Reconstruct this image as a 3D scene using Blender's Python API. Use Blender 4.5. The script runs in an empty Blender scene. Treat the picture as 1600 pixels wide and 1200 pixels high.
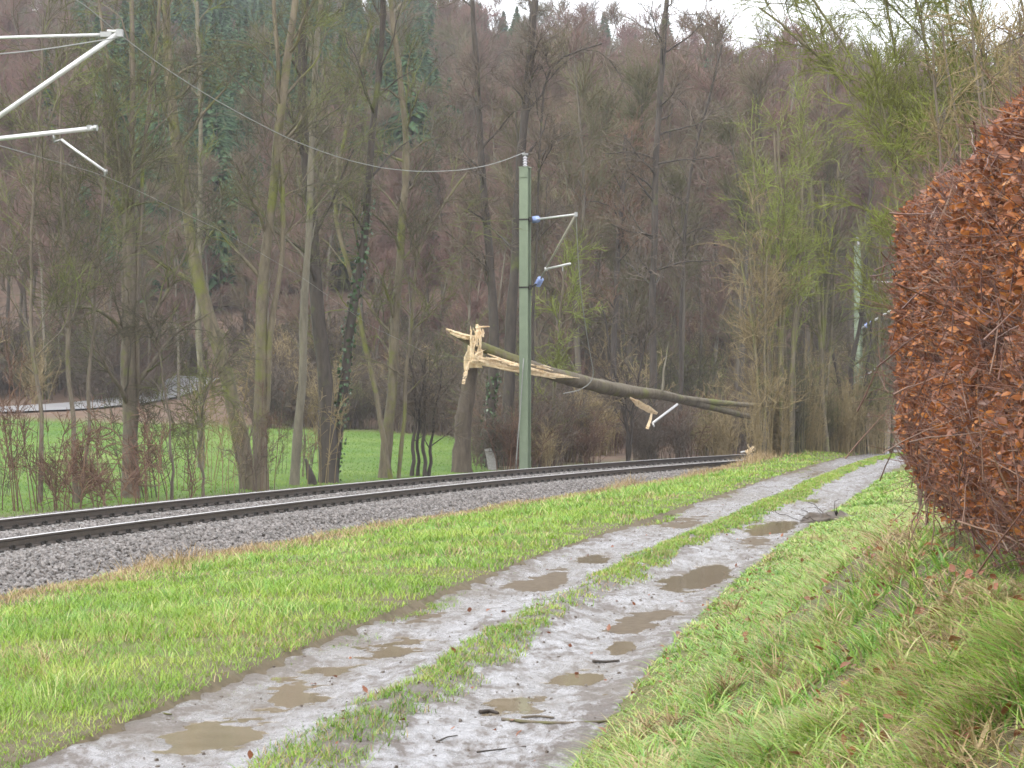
import bpy, math
import numpy as np

# ------------------------------------------------------------------ camera, sky, sun, exposure
sc = bpy.context.scene
COL = sc.collection
F, YH, EYE = 3700.0, 638.0, 2.0          # photograph: focal length in px (1600 wide), horizon row, eye height
cam_d = bpy.data.cameras.new('camera')
cam_d.sensor_width = 36.0
cam_d.lens = 36.0 * F / 1600.0
cam_d.shift_y = (YH - 600.0) / 1600.0
cam_d.clip_start = 0.1
cam_d.clip_end = 3000.0
cam = bpy.data.objects.new('camera', cam_d)
cam.location = (0, 0, EYE)
cam.rotation_euler = (math.radians(90), 0, 0)
COL.objects.link(cam)
sc.camera = cam

SUN_EL, SUN_AZ = math.radians(48), math.radians(208)
world = bpy.data.worlds.new('World')
sc.world = world
world.use_nodes = True
wn = world.node_tree
wn.nodes.clear()
w_out = wn.nodes.new('ShaderNodeOutputWorld')
w_bg = wn.nodes.new('ShaderNodeBackground')
w_sky = wn.nodes.new('ShaderNodeTexSky')
w_sky.sky_type = 'NISHITA'
w_sky.sun_disc = False
w_sky.sun_elevation = SUN_EL
w_sky.sun_rotation = SUN_AZ
w_sky.dust_density = 5.0
w_mix = wn.nodes.new('ShaderNodeMix')
w_mix.data_type = 'RGBA'
w_mix.inputs[0].default_value = 0.88      # closed cloud deck over the clear sky
w_mix.inputs[7].default_value = (9.6, 9.9, 10.4, 1)
wn.links.new(w_sky.outputs[0], w_mix.inputs[6])
wn.links.new(w_mix.outputs[2], w_bg.inputs[0])
w_bg.inputs[1].default_value = 0.1
wn.links.new(w_bg.outputs[0], w_out.inputs[0])

sun_d = bpy.data.lights.new('sun', 'SUN')
sun_d.energy = 1.0
sun_d.angle = math.radians(25)
sun_d.color = (1.0, 0.97, 0.92)
sun = bpy.data.objects.new('sun', sun_d)
sun.rotation_euler = (math.radians(90) - SUN_EL, 0, math.radians(-28))
COL.objects.link(sun)

sc.view_settings.view_transform = 'Standard'
sc.view_settings.look = 'None'
sc.view_settings.exposure = 1.3
sc.view_settings.gamma = 1.0
sc.render.engine = 'CYCLES'
sc.cycles.max_bounces = 4
sc.cycles.diffuse_bounces = 2
sc.cycles.glossy_bounces = 2
sc.cycles.transparent_max_bounces = 8
sc.cycles.use_denoising = True
sc.cycles.use_adaptive_sampling = True
sc.cycles.adaptive_threshold = 0.028
sc.cycles.pixel_filter_type = 'BLACKMAN_HARRIS'
sc.cycles.filter_width = 1.6

rng = np.random.default_rng(7)

# ------------------------------------------------------------------ helpers
def img(px, py, Y):
    """a point of the place, from where it shows and how far it stands"""
    return np.array([(px - 800.0) / F * Y, Y, EYE - (py - YH) / F * Y])

def lerp(a, b, t): return a + (b - a) * t
def sstep(a, b, x):
    t = np.clip((np.asarray(x, float) - a) / (b - a), 0, 1)
    return t * t * (3 - 2 * t)
def unit(v): return v / np.maximum(np.linalg.norm(v, axis=-1, keepdims=True), 1e-9)

_tab = np.random.default_rng(3).random((256, 256))
def vnoise(x, y):
    xi = np.floor(x).astype(int); yi = np.floor(y).astype(int)
    fx = x - xi; fy = y - yi
    fx = fx * fx * (3 - 2 * fx); fy = fy * fy * (3 - 2 * fy)
    a = _tab[xi & 255, yi & 255]; b = _tab[(xi + 1) & 255, yi & 255]
    c = _tab[xi & 255, (yi + 1) & 255]; d = _tab[(xi + 1) & 255, (yi + 1) & 255]
    return lerp(lerp(a, b, fx), lerp(c, d, fx), fy)
def fbm(x, y, o=4):
    s = 0; a = 0.5
    for k in range(o):
        s = s + a * vnoise(x * 2 ** k + 17 * k, y * 2 ** k + 31 * k); a *= 0.5
    return s

def build_mesh(name, V, faces, mat=None, smooth=True, mats=None, mat_idx=None):
    """faces: list of int arrays (n,3) or (n,4)"""
    V = np.asarray(V, np.float32)
    me = bpy.data.meshes.new(name)
    me.vertices.add(len(V)); me.vertices.foreach_set('co', V.ravel())
    faces = [np.asarray(f, np.int32) for f in faces if len(f)]
    idx = np.concatenate([f.ravel() for f in faces])
    tot = np.concatenate([np.full(len(f), f.shape[1], np.int32) for f in faces])
    st = np.concatenate([[0], np.cumsum(tot)[:-1]]).astype(np.int32)
    me.loops.add(len(idx)); me.loops.foreach_set('vertex_index', idx)
    me.polygons.add(len(tot)); me.polygons.foreach_set('loop_start', st)
    me.polygons.foreach_set('loop_total', tot)
    me.polygons.foreach_set('use_smooth', np.full(len(tot), smooth))
    if mat_idx is not None: me.polygons.foreach_set('material_index', np.asarray(mat_idx, np.int32))
    me.update(calc_edges=True)
    me.validate()
    for m in (mats or ([mat] if mat else [])): me.materials.append(m)
    return me

class Buf:
    """collects shapes for ONE mesh"""
    def __init__(s): s.v = []; s.q = []; s.t = []; s.n = 0
    def add(s, V, q=None, t=None):
        V = np.asarray(V, float).reshape(-1, 3)
        if q is not None and len(q): s.q.append(np.asarray(q) + s.n)
        if t is not None and len(t): s.t.append(np.asarray(t) + s.n)
        s.v.append(V); s.n += len(V)
    def mesh(s, name, mat, origin=(0, 0, 0), smooth=True):
        V = np.concatenate(s.v) - np.asarray(origin)
        f = []
        if s.q: f.append(np.concatenate(s.q))
        if s.t: f.append(np.concatenate(s.t))
        return build_mesh(name, V, f, mat, smooth)

def tubes(buf, P, R, sides=6, cap=False):
    """P (N,K,3) centre lines, R (N,K) radii"""
    P = np.asarray(P, float); R = np.asarray(R, float)
    if P.ndim == 2: P = P[None]; R = R[None]
    N, K, _ = P.shape
    if N == 0: return
    T = np.gradient(P, axis=1); T = unit(T)
    ov = unit(P[:, -1] - P[:, 0])
    ref = np.where(np.abs(ov[:, 2:3]) < 0.7, np.array([[0, 0, 1.0]]), np.array([[1.0, 0.13, 0]]))
    A = unit(np.cross(T, ref[:, None, :])); B = np.cross(T, A)
    an = np.linspace(0, 2 * np.pi, sides, endpoint=False)
    V = P[:, :, None, :] + R[:, :, None, None] * (np.cos(an)[:, None] * A[:, :, None, :] + np.sin(an)[:, None] * B[:, :, None, :])
    base = (np.arange(N)[:, None, None] * K + np.arange(K - 1)[None, :, None]) * sides
    j = np.arange(sides)[None, None, :]; j2 = (j + 1) % sides
    q = np.stack([base + j, base + j2, base + sides + j2, base + sides + j], -1).reshape(-1, 4)
    t = None
    V = V.reshape(-1, 3)
    if cap:
        tt = []
        for e in (0, K - 1):
            b = (np.arange(N)[:, None] * K + e) * sides
            c = len(V) + np.arange(N)[:, None]
            V = np.concatenate([V, P[:, e]])
            jj = np.arange(sides)[None]
            a1, a2 = b + jj, b + (jj + 1) % sides
            tr = np.stack([a2, a1, c + 0 * jj] if e == 0 else [a1, a2, c + 0 * jj], -1).reshape(-1, 3)
            tt.append(tr)
        t = np.concatenate(tt)
    buf.add(V, q, t)

def smooth_line(pts, n):
    pts = np.asarray(pts, float)
    d = np.concatenate([[0], np.cumsum(np.linalg.norm(np.diff(pts, axis=0), axis=1))])
    u = np.linspace(0, d[-1], n)
    P = np.stack([np.interp(u, d, pts[:, k]) for k in range(pts.shape[1])], -1)
    for _ in range(2):
        Q = P.copy(); Q[1:-1] = (P[:-2] + 2 * P[1:-1] + P[2:]) / 4; P = Q
    return P

def box(buf, c, s, rot=None):
    V = np.array([[x, y, z] for x in (-.5, .5) for y in (-.5, .5) for z in (-.5, .5)]) * np.asarray(s)
    if rot is not None: V = V @ np.asarray(rot).T
    q = [[0, 1, 3, 2], [4, 6, 7, 5], [0, 4, 5, 1], [2, 3, 7, 6], [0, 2, 6, 4], [1, 5, 7, 3]]
    buf.add(V + np.asarray(c), q)

def rotz(a): c, s = math.cos(a), math.sin(a); return np.array([[c, -s, 0], [s, c, 0], [0, 0, 1]])

def thing(name, label, cat, loc=(0, 0, 0), group=None, kind=None):
    o = bpy.data.objects.new(name, None); COL.objects.link(o)
    o.location = loc; o.empty_display_size = 0.2
    tag(o, label, cat, group, kind)
    return o
def tag(o, label=None, cat=None, group=None, kind=None):
    if label: o['label'] = label
    if cat: o['category'] = cat
    if group: o['group'] = group
    if kind: o['kind'] = kind
    return o
def obj(name, me, parent=None, loc=(0, 0, 0)):
    o = bpy.data.objects.new(name, me); COL.objects.link(o)
    o.location = loc
    if parent is not None: o.parent = parent
    return o

# ------------------------------------------------------------------ materials
def new_mat(name):
    m = bpy.data.materials.new(name); m.use_nodes = True
    return m, m.node_tree, m.node_tree.nodes['Principled BSDF']
def N(nt, kind, **kw):
    n = nt.nodes.new(kind)
    for k, v in kw.items(): setattr(n, k, v)
    return n
def ramp(nt, fac, stops):
    r = N(nt, 'ShaderNodeValToRGB')
    el = r.color_ramp.elements
    while len(el) < len(stops): el.new(0.5)
    for e, (p, c) in zip(el, stops): e.position = p; e.color = (*c, 1)
    nt.links.new(fac, r.inputs[0]); return r.outputs[0]
def noise(nt, scale, detail=4, rough=0.6, vec=None, coord='Object', stretch=None):
    n = N(nt, 'ShaderNodeTexNoise'); n.inputs['Scale'].default_value = scale
    n.inputs['Detail'].default_value = detail; n.inputs['Roughness'].default_value = rough
    if vec is None:
        vec = N(nt, 'ShaderNodeNewGeometry').outputs['Position'] if coord == 'World' else N(nt, 'ShaderNodeTexCoord').outputs[coord]
    if stretch:
        mp = N(nt, 'ShaderNodeMapping'); mp.inputs['Scale'].default_value = stretch
        nt.links.new(vec, mp.inputs[0]); vec = mp.outputs[0]
    nt.links.new(vec, n.inputs['Vector']); return n.outputs['Fac']
def mixc(nt, fac, a, b):
    m = N(nt, 'ShaderNodeMix', data_type='RGBA')
    for s, v in ((0, fac), (6, a), (7, b)):
        if isinstance(v, tuple): m.inputs[s].default_value = (*v, 1)
        elif isinstance(v, (int, float)): m.inputs[s].default_value = v
        else: nt.links.new(v, m.inputs[s])
    return m.outputs[2]
def mth(nt, op, a, b=None, clamp=False):
    m = N(nt, 'ShaderNodeMath', operation=op); m.use_clamp = clamp
    for i, v in enumerate((a, b)):
        if v is None: continue
        if isinstance(v, (int, float)): m.inputs[i].default_value = v
        else: nt.links.new(v, m.inputs[i])
    return m.outputs[0]
def bump(nt, p, h, strength, dist):
    b = N(nt, 'ShaderNodeBump'); b.inputs['Strength'].default_value = strength; b.inputs['Distance'].default_value = dist
    nt.links.new(h, b.inputs['Height']); nt.links.new(b.outputs[0], p.inputs['Normal'])

def plain(name, c, rough=0.6, metal=0.0, var=0.15, scale=8.0, spec=0.5):
    m, nt, p = new_mat(name)
    n = noise(nt, scale)
    lo = tuple(x * (1 - var) for x in c); hi = tuple(min(1, x * (1 + var)) for x in c)
    nt.links.new(ramp(nt, n, [(0.3, lo), (0.7, hi)]), p.inputs['Base Color'])
    p.inputs['Roughness'].default_value = rough; p.inputs['Metallic'].default_value = metal
    p.inputs['Specular IOR Level'].default_value = spec
    return m

def bark_mat(name, dark, light, moss, amount):
    m, nt, p = new_mat(name)
    n1 = noise(nt, 6, 6, 0.7, stretch=(1, 1, 0.25))
    c = ramp(nt, n1, [(0.3, dark), (0.72, light)])
    n2 = noise(nt, 1.1, 5, 0.65)
    f = ramp(nt, n2, [(0.62 - amount * 0.4, (0, 0, 0)), (0.74 - amount * 0.34, (1, 1, 1))])
    nt.links.new(mixc(nt, f, c, moss), p.inputs['Base Color'])
    p.inputs['Roughness'].default_value = 0.75; p.inputs['Specular IOR Level'].default_value = 0.3
    bump(nt, p, n1, 0.6, 0.03)
    return m
def island_mat(name, stops, rough=0.6, spec=0.3, obj_var=0.25, big=None, trans=0.0, coord='World'):
    """colour by blade / leaf / twig, plus slow drift over the ground"""
    m, nt, p = new_mat(name)
    g = N(nt, 'ShaderNodeNewGeometry')
    oi = N(nt, 'ShaderNodeObjectInfo')
    fac = g.outputs['Random Per Island']
    if obj_var: fac = mth(nt, 'ADD', mth(nt, 'MULTIPLY', fac, 1 - obj_var), mth(nt, 'MULTIPLY', oi.outputs['Random'], obj_var))
    if big:
        nb = noise(nt, big[0], 3, 0.55, vec=g.outputs['Position'])
        fac = mth(nt, 'ADD', mth(nt, 'MULTIPLY', fac, 1 - big[1]), mth(nt, 'MULTIPLY', ramp(nt, nb, [(0.36, (0, 0, 0)), (0.64, (1, 1, 1))]), big[1]))
    nt.links.new(ramp(nt, fac, stops), p.inputs['Base Color'])
    p.inputs['Roughness'].default_value = rough; p.inputs['Specular IOR Level'].default_value = spec
    if trans:
        tr = N(nt, 'ShaderNodeBsdfTranslucent'); ms = N(nt, 'ShaderNodeMixShader'); ms.inputs[0].default_value = trans
        nt.links.new(p.inputs['Base Color'].links[0].from_socket, tr.inputs[0])
        nt.links.new(p.outputs[0], ms.inputs[1]); nt.links.new(tr.outputs[0], ms.inputs[2])
        nt.links.new(ms.outputs[0], nt.nodes['Material Output'].inputs[0])
    return m

MOSS = (0.13, 0.15, 0.025)
M = {}
M['bark_brown'] = bark_mat('bark_brown', (0.07, 0.056, 0.042), (0.19, 0.155, 0.115), MOSS, 0.16)
M['bark_moss'] = bark_mat('bark_moss', (0.075, 0.06, 0.042), (0.20, 0.165, 0.11), (0.13, 0.135, 0.035), 0.32)
M['bark_grey'] = bark_mat('bark_grey', (0.10, 0.088, 0.065), (0.21, 0.185, 0.135), (0.16, 0.17, 0.06), 0.12)
M['bark_fallen'] = bark_mat('bark_fallen', (0.075, 0.06, 0.042), (0.20, 0.165, 0.115), (0.14, 0.14, 0.04), 0.3)
M['bark_stump'] = bark_mat('bark_stump', (0.05, 0.038, 0.028), (0.13, 0.10, 0.075), (0.09, 0.09, 0.03), 0.1)
M['bark_dark'] = bark_mat('bark_dark', (0.03, 0.024, 0.02), (0.085, 0.068, 0.055), (0.09, 0.10, 0.03), 0.1)
M['twig_moss'] = island_mat('twig_moss', [(0.0, (0.055, 0.043, 0.035)), (0.5, (0.095, 0.083, 0.05)), (0.7, (0.13, 0.14, 0.045)), (1, (0.19, 0.23, 0.05))], 0.7, big=(0.3, 0.4))
M['twig_bright'] = island_mat('twig_bright', [(0.0, (0.08, 0.065, 0.03)), (0.4, (0.16, 0.17, 0.04)), (1, (0.27, 0.33, 0.06))], 0.7, big=(0.5, 0.3))
M['twig_brown'] = island_mat('twig_brown', [(0.0, (0.06, 0.045, 0.036)), (0.6, (0.13, 0.10, 0.075)), (1, (0.20, 0.16, 0.11))], 0.7, big=(0.3, 0.3))
M['twig_red'] = island_mat('twig_red', [(0.0, (0.07, 0.04, 0.03)), (0.6, (0.15, 0.085, 0.06)), (1, (0.22, 0.14, 0.085))], 0.7)
M['twig_straw'] = island_mat('twig_straw', [(0.0, (0.12, 0.085, 0.045)), (0.5, (0.26, 0.20, 0.10)), (1, (0.38, 0.30, 0.17))], 0.8, big=(0.6, 0.3))
M['wood_far'] = island_mat('wood_far', [(0.0, (0.115, 0.12, 0.06)), (0.3, (0.15, 0.13, 0.08)), (0.55, (0.19, 0.12, 0.10)), (1, (0.25, 0.13, 0.12))], 0.85, 0.1, obj_var=0.45, big=(0.018, 0.4))
M['trunk_far'] = island_mat('trunk_far', [(0.0, (0.075, 0.063, 0.052)), (0.6, (0.14, 0.12, 0.092)), (1, (0.22, 0.20, 0.155))], 0.85, 0.1, obj_var=0.7)
M['conifer'] = island_mat('conifer', [(0.0, (0.026, 0.055, 0.028)), (0.6, (0.06, 0.11, 0.052)), (1, (0.10, 0.155, 0.07))], 0.8, 0.15, obj_var=0.35)
M['ivy'] = island_mat('ivy', [(0.0, (0.015, 0.04, 0.012)), (0.7, (0.04, 0.085, 0.025)), (1, (0.09, 0.14, 0.05))], 0.35, 0.5)
GR = [(0.0, (0.06, 0.13, 0.018)), (0.25, (0.13, 0.26, 0.025)), (0.6, (0.24, 0.38, 0.04)), (0.85, (0.37, 0.45, 0.08)), (1, (0.50, 0.44, 0.18))]
M['grass'] = island_mat('grass', GR, 0.4, 0.45, big=(0.55, 0.4), trans=0.25)
M['grass_meadow'] = island_mat('grass_meadow', [(0.0, (0.075, 0.17, 0.022)), (0.7, (0.18, 0.29, 0.036)), (1, (0.30, 0.31, 0.09))], 0.5, 0.3, big=(0.1, 0.5), trans=0.25)
M['grass_coarse'] = island_mat('grass_coarse', [(0.0, (0.075, 0.17, 0.03)), (0.35, (0.15, 0.33, 0.05)), (0.62, (0.30, 0.47, 0.08)), (0.8, (0.50, 0.52, 0.18)), (1, (0.68, 0.58, 0.35))], 0.38, 0.5, big=(1.2, 0.3), trans=0.25)
M['grass_dry'] = island_mat('grass_dry', [(0.0, (0.18, 0.115, 0.06)), (0.5, (0.38, 0.275, 0.145)), (1, (0.55, 0.45, 0.27))], 0.7, 0.2, big=(0.7, 0.3), trans=0.2)
M['leaf_brown'] = island_mat('leaf_brown', [(0.0, (0.10, 0.04, 0.026)), (0.35, (0.25, 0.092, 0.042)), (0.62, (0.40, 0.145, 0.046)), (0.82, (0.52, 0.205, 0.055)), (0.93, (0.55, 0.31, 0.15)), (1, (0.55, 0.41, 0.30))], 0.38, 0.5, big=(2.5, 0.15), obj_var=0.1, trans=0.25)
M['twig_hedge'] = island_mat('twig_hedge', [(0.0, (0.07, 0.028, 0.024)), (0.7, (0.17, 0.08, 0.055)), (1, (0.27, 0.17, 0.115))], 0.35, 0.5)
M['stone'] = island_mat('stone', [(0.0, (0.05, 0.043, 0.037)), (0.5, (0.125, 0.107, 0.095)), (0.85, (0.20, 0.178, 0.165)), (1, (0.30, 0.27, 0.255))], 0.36, 0.5, obj_var=0.8)
M['rail_side'] = plain('rail_side', (0.065, 0.047, 0.034), 0.55, 0.3, 0.25, 12)
M['rail_top'] = plain('rail_top', (0.80, 0.78, 0.77), 0.5, 0.9, 0.06, 5)
M['concrete'] = plain('concrete', (0.26, 0.25, 0.235), 0.5, 0, 0.2, 14)
M['clip'] = plain('clip', (0.028, 0.024, 0.02), 0.5, 0.4, 0.3, 20)
M['mast'] = plain('mast', (0.175, 0.215, 0.145), 0.45, 0.0, 0.10, 3)
M['mast_far'] = M['mast']
M['alu'] = plain('alu', (0.60, 0.59, 0.585), 0.42, 0.4, 0.14, 9)
M['steel'] = plain('steel', (0.30, 0.30, 0.29), 0.45, 0.7, 0.15, 10)
M['tube_brown'] = plain('tube_brown', (0.30, 0.28, 0.22), 0.5, 0.3, 0.2, 10)
M['insulator'] = plain('insulator', (0.30, 0.38, 0.70), 0.2, 0.0, 0.1, 10)
M['insulator_grey'] = plain('insulator_grey', (0.5, 0.48, 0.52), 0.25, 0.0, 0.1, 10)
M['wire'] = plain('wire', (0.27, 0.27, 0.25), 0.5, 0.5, 0.1, 4)

def split_wood():
    m, nt, p = new_mat('split_wood')
    n = noise(nt, 9, 5, 0.6, stretch=(1, 1, 1))
    n2 = noise(nt, 2.2, 3, 0.5)
    c = ramp(nt, n, [(0.28, (0.45, 0.29, 0.14)), (0.45, (0.70, 0.52, 0.31)), (0.7, (0.82, 0.68, 0.48))])
    nt.links.new(mixc(nt, ramp(nt, n2, [(0.55, (0, 0, 0)), (0.7, (0.6, 0.6, 0.6))]), c, (0.42, 0.22, 0.09)), p.inputs['Base Color'])
    p.inputs['Roughness'].default_value = 0.6
    bump(nt, p, n, 0.5, 0.03)
    return m
M['split_wood'] = split_wood()

def ground_mat():
    m, nt, p = new_mat('ground')
    geo = N(nt, 'ShaderNodeNewGeometry')
    a = N(nt, 'ShaderNodeAttribute', attribute_name='zone')      # r: meadow grass, g: leaf litter, b: bare soil
    sep = N(nt, 'ShaderNodeSeparateColor'); nt.links.new(a.outputs['Color'], sep.inputs[0])
    n1 = noise(nt, 0.9, 6, 0.65, vec=geo.outputs['Position']); n2 = noise(nt, 9, 5, 0.7, vec=geo.outputs['Position'])
    n3 = noise(nt, 0.12, 4, 0.6, vec=geo.outputs['Position'])
    verge = mixc(nt, n2, ramp(nt, n1, [(0.35, (0.07, 0.10, 0.018)), (0.65, (0.12, 0.15, 0.03))]), (0.13, 0.10, 0.05))
    meadow = ramp(nt, n3, [(0.3, (0.065, 0.14, 0.018)), (0.7, (0.15, 0.21, 0.045))])
    litter = mixc(nt, n2, ramp(nt, n1, [(0.35, (0.10, 0.065, 0.048)), (0.65, (0.21, 0.125, 0.09)) ]), (0.16, 0.12, 0.085))
    soil = ramp(nt, n2, [(0.3, (0.075, 0.055, 0.035)), (0.7, (0.15, 0.115, 0.075))])
    c = mixc(nt, sep.outputs[0], verge, meadow)
    c = mixc(nt, sep.outputs[1], c, litter)
    c = mixc(nt, sep.outputs[2], c, soil)
    nt.links.new(c, p.inputs['Base Color'])
    p.inputs['Roughness'].default_value = 0.85; p.inputs['Specular IOR Level'].default_value = 0.25
    bump(nt, p, n2, 0.5, 0.05)
    return m
M['ground'] = ground_mat()

def mud_mat():
    m, nt, p = new_mat('wet_mud')
    geo = N(nt, 'ShaderNodeNewGeometry')
    at = N(nt, 'ShaderNodeAttribute', attribute_name='wet')
    n1 = noise(nt, 1.6, 6, 0.7, vec=geo.outputs['Position'], stretch=(1.7, 0.55, 1))
    n2 = noise(nt, 22, 5, 0.7, vec=geo.outputs['Position'])
    n3 = noise(nt, 85, 3, 0.6, vec=geo.outputs['Position'])
    n4 = noise(nt, 6, 5, 0.75, vec=geo.outputs['Position'], stretch=(1.4, 0.6, 1))
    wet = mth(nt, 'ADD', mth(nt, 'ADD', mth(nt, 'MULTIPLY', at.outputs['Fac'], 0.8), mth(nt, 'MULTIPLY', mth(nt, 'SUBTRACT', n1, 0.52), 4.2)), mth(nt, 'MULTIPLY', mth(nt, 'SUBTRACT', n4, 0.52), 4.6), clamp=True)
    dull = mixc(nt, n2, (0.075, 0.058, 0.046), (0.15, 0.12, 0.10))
    film_sheen = mixc(nt, n2, (0.25, 0.238, 0.24), (0.35, 0.34, 0.35))  # white sky sheen on the wet mud, painted as a pale base colour
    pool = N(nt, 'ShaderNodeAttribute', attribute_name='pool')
    c = mixc(nt, mth(nt, 'MULTIPLY', pool.outputs['Fac'], 0.75), mixc(nt, wet, dull, film_sheen), (0.13, 0.105, 0.08))
    st = ramp(nt, n3, [(0.6, (0, 0, 0)), (0.7, (1, 1, 1))])
    c = mixc(nt, mth(nt, 'MULTIPLY', st, 0.55), c, (0.07, 0.055, 0.042))
    nt.links.new(c, p.inputs['Base Color'])
    nt.links.new(ramp(nt, wet, [(0.2, (0.5,) * 3), (0.75, (0.24,) * 3)]), p.inputs['Roughness'])
    nt.links.new(mth(nt, 'ADD', mth(nt, 'MULTIPLY', wet, 0.7), 0.4), p.inputs['Specular IOR Level'])
    n5 = noise(nt, 9, 4, 0.6, vec=geo.outputs['Position'])
    h = mth(nt, 'ADD', mth(nt, 'ADD', mth(nt, 'MULTIPLY', n2, 0.6), mth(nt, 'MULTIPLY', n3, 0.25)), mth(nt, 'MULTIPLY', n5, 1.2))
    bump(nt, p, h, 0.8, 0.035)
    return m
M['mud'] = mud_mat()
def water_mat():
    m, nt, p = new_mat('puddle_water')
    n = noise(nt, 3.0, 4, 0.6, coord='World')
    nt.links.new(ramp(nt, n, [(0.3, (0.20, 0.16, 0.105)), (0.7, (0.27, 0.22, 0.155))]), p.inputs['Base Color'])
    p.inputs['Roughness'].default_value = 0.04; p.inputs['IOR'].default_value = 1.33
    bump(nt, p, noise(nt, 30, 2, 0.5, coord='World'), 0.05, 0.01)
    return m
M['water'] = water_mat()
def ballast_mat():
    m, nt, p = new_mat('ballast_bed')
    geo = N(nt, 'ShaderNodeNewGeometry')
    v = N(nt, 'ShaderNodeTexVoronoi'); v.inputs['Scale'].default_value = 20
    nt.links.new(geo.outputs['Position'], v.inputs['Vector'])
    sepc = N(nt, 'ShaderNodeSeparateColor'); nt.links.new(v.outputs['Color'], sepc.inputs[0])
    c = ramp(nt, sepc.outputs[0], [(0.0, (0.07, 0.062, 0.055)), (0.5, (0.16, 0.142, 0.13)), (1, (0.27, 0.245, 0.235))])
    nt.links.new(c, p.inputs['Base Color']); p.inputs['Roughness'].default_value = 0.45
    bump(nt, p, v.outputs['Distance'], 0.9, 0.05)
    return m
M['ballast'] = ballast_mat()
M['asphalt'] = plain('asphalt_wet', (0.27, 0.265, 0.27), 0.45, 0, 0.12, 1.5)

# ------------------------------------------------------------------ lie of the land
CX, CY, RC = 254.455, -15.641, 267.47           # the track is an arc about (CX, CY)
def q_of(X, Y): return np.hypot(X - CX, Y - CY) - RC
def zpath(Y): return 0.30 * sstep(42, 86, Y)
_l = [(180, 1125), (337, 1069), (487, 1009), (600, 962), (694, 926), (787, 885), (881, 851), (975, 821), (1050, 795), (1144, 769), (1180, 746 + 10), (1240, 731 + 4), (1300, 717), (1337, 711)]
_r = [(926, 1162), (960, 1110), (1005, 1061), (1046, 1005), (1087, 960), (1125, 919), (1185, 874), (1292, 817), (1309, 790), (1352, 758), (1385, 743)]
def edge_pts(lst):
    out = []
    for px, py in lst:
        Y = 20.0
        for _ in range(60): Y = 0.5 * Y + 0.5 * (EYE - zpath(Y)) * F / (py - YH)
        out.append((Y, (px - 800) / F * Y))
    out.sort()
    a = np.array(out)
    return a
_le, _re = edge_pts(_l), edge_pts(_r)
_pl = np.polyfit(_le[:, 0], _le[:, 1], 3); _pr = np.polyfit(_re[:, 0], _re[:, 1], 3)
def _edge(p, Y, y0, y1):
    Y = np.asarray(Y, float)
    Yc = np.clip(Y, y0, y1)
    X = np.polyval(p, Yc); d = np.polyval(np.polyder(p), Yc)
    s1 = 0.40
    far = np.maximum(Y - y1, 0)
    return X + np.where(Y < y0, d * (Y - y0), 0) + np.where(Y > y1, d * far + 0.0028 * far ** 2, 0)
def XL(Y): return _edge(_pl, Y, 15.0, 84.0)
def XR(Y): return _edge(_pr, Y, 14.0, 66.0)

def hedge_face(Y): return np.interp(Y, [0, 5, 9, 15, 16, 60], [1.6, 1.80, 1.97, 2.43, 2.52, 14.0])
def hill_start(u): return np.interp(u, [-0.4, -0.06, 0.0, 0.08, 0.3], [126, 126, 118, 104, 100])
def hill_slope(u): return np.interp(u, [-0.4, -0.2, -0.1, -0.045, 0.0, 0.1, 0.3], [0.235, 0.23, 0.218, 0.206, 0.18, 0.139, 0.13])
def ground_z(X, Y):
    X = np.asarray(X, float); Y = np.asarray(Y, float)
    q = q_of(X, Y)
    zp = zpath(Y)
    dr = X - XR(Y); dl = XL(Y) - X
    d = np.maximum(dr, 0)
    full = np.maximum(hedge_face(Y) - XR(Y), 1.3)
    bh = np.interp(Y, [0, 6, 9, 15, 30, 60], [1.15, 1.12, 1.16, 1.20, 0.9, 0.5])
    bank = np.where(d < full, bh * (d / full) ** 1.5, bh + 0.04 * (d - full))
    ztoe = np.interp(Y, [0, 58, 72, 84, 100, 120], [-0.25, -0.26, -0.12, 0.44, 0.45, 0.2])
    room = np.maximum(-3.3 - q, 0)
    t = np.maximum(dl, 0) / np.maximum(np.maximum(dl, 0) + room, 1e-3)
    z = np.where(dr > 0, zp + bank, np.where(dl > 0, lerp(zp, ztoe, sstep(0, 1, t)) + 0.05 * np.sin(np.clip(t, 0, 1) * np.pi), zp - 0.10))
    z = z + np.where((dr > 0.15) | (dl > 0.15), 0.025 * (fbm(X * 1.3, Y * 1.3) - 0.5), 0)
    # trough under the ballast, then the far side
    u = X / np.maximum(Y, 5)
    far = -0.22 + 0.037 * np.maximum(q - 4, 0) + 0.12 * (fbm(X * 0.25, Y * 0.25) - 0.5)
    hs = hill_start(u)
    e = np.maximum(Y - hs, 0)
    h = hill_slope(u) * np.where(e < 20, e * e / 40, e - 10)
    crest = 345.0
    over = np.maximum(Y - crest, 0)
    h = h - hill_slope(u) * np.minimum(over, 400) * 0.9
    far = np.minimum(far, 2.4) + h + np.where(e > 5, 2.0 * (fbm(X * 0.02 + 9, Y * 0.02) - 0.5), 0)
    z = np.where(q > -3.3, np.where(q > 3.3, far, -0.42), z)
    z = np.where((q > -3.3) & (q < -2.9), lerp(ztoe, -0.42, (q + 3.3) / 0.4), z)
    return z

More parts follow.
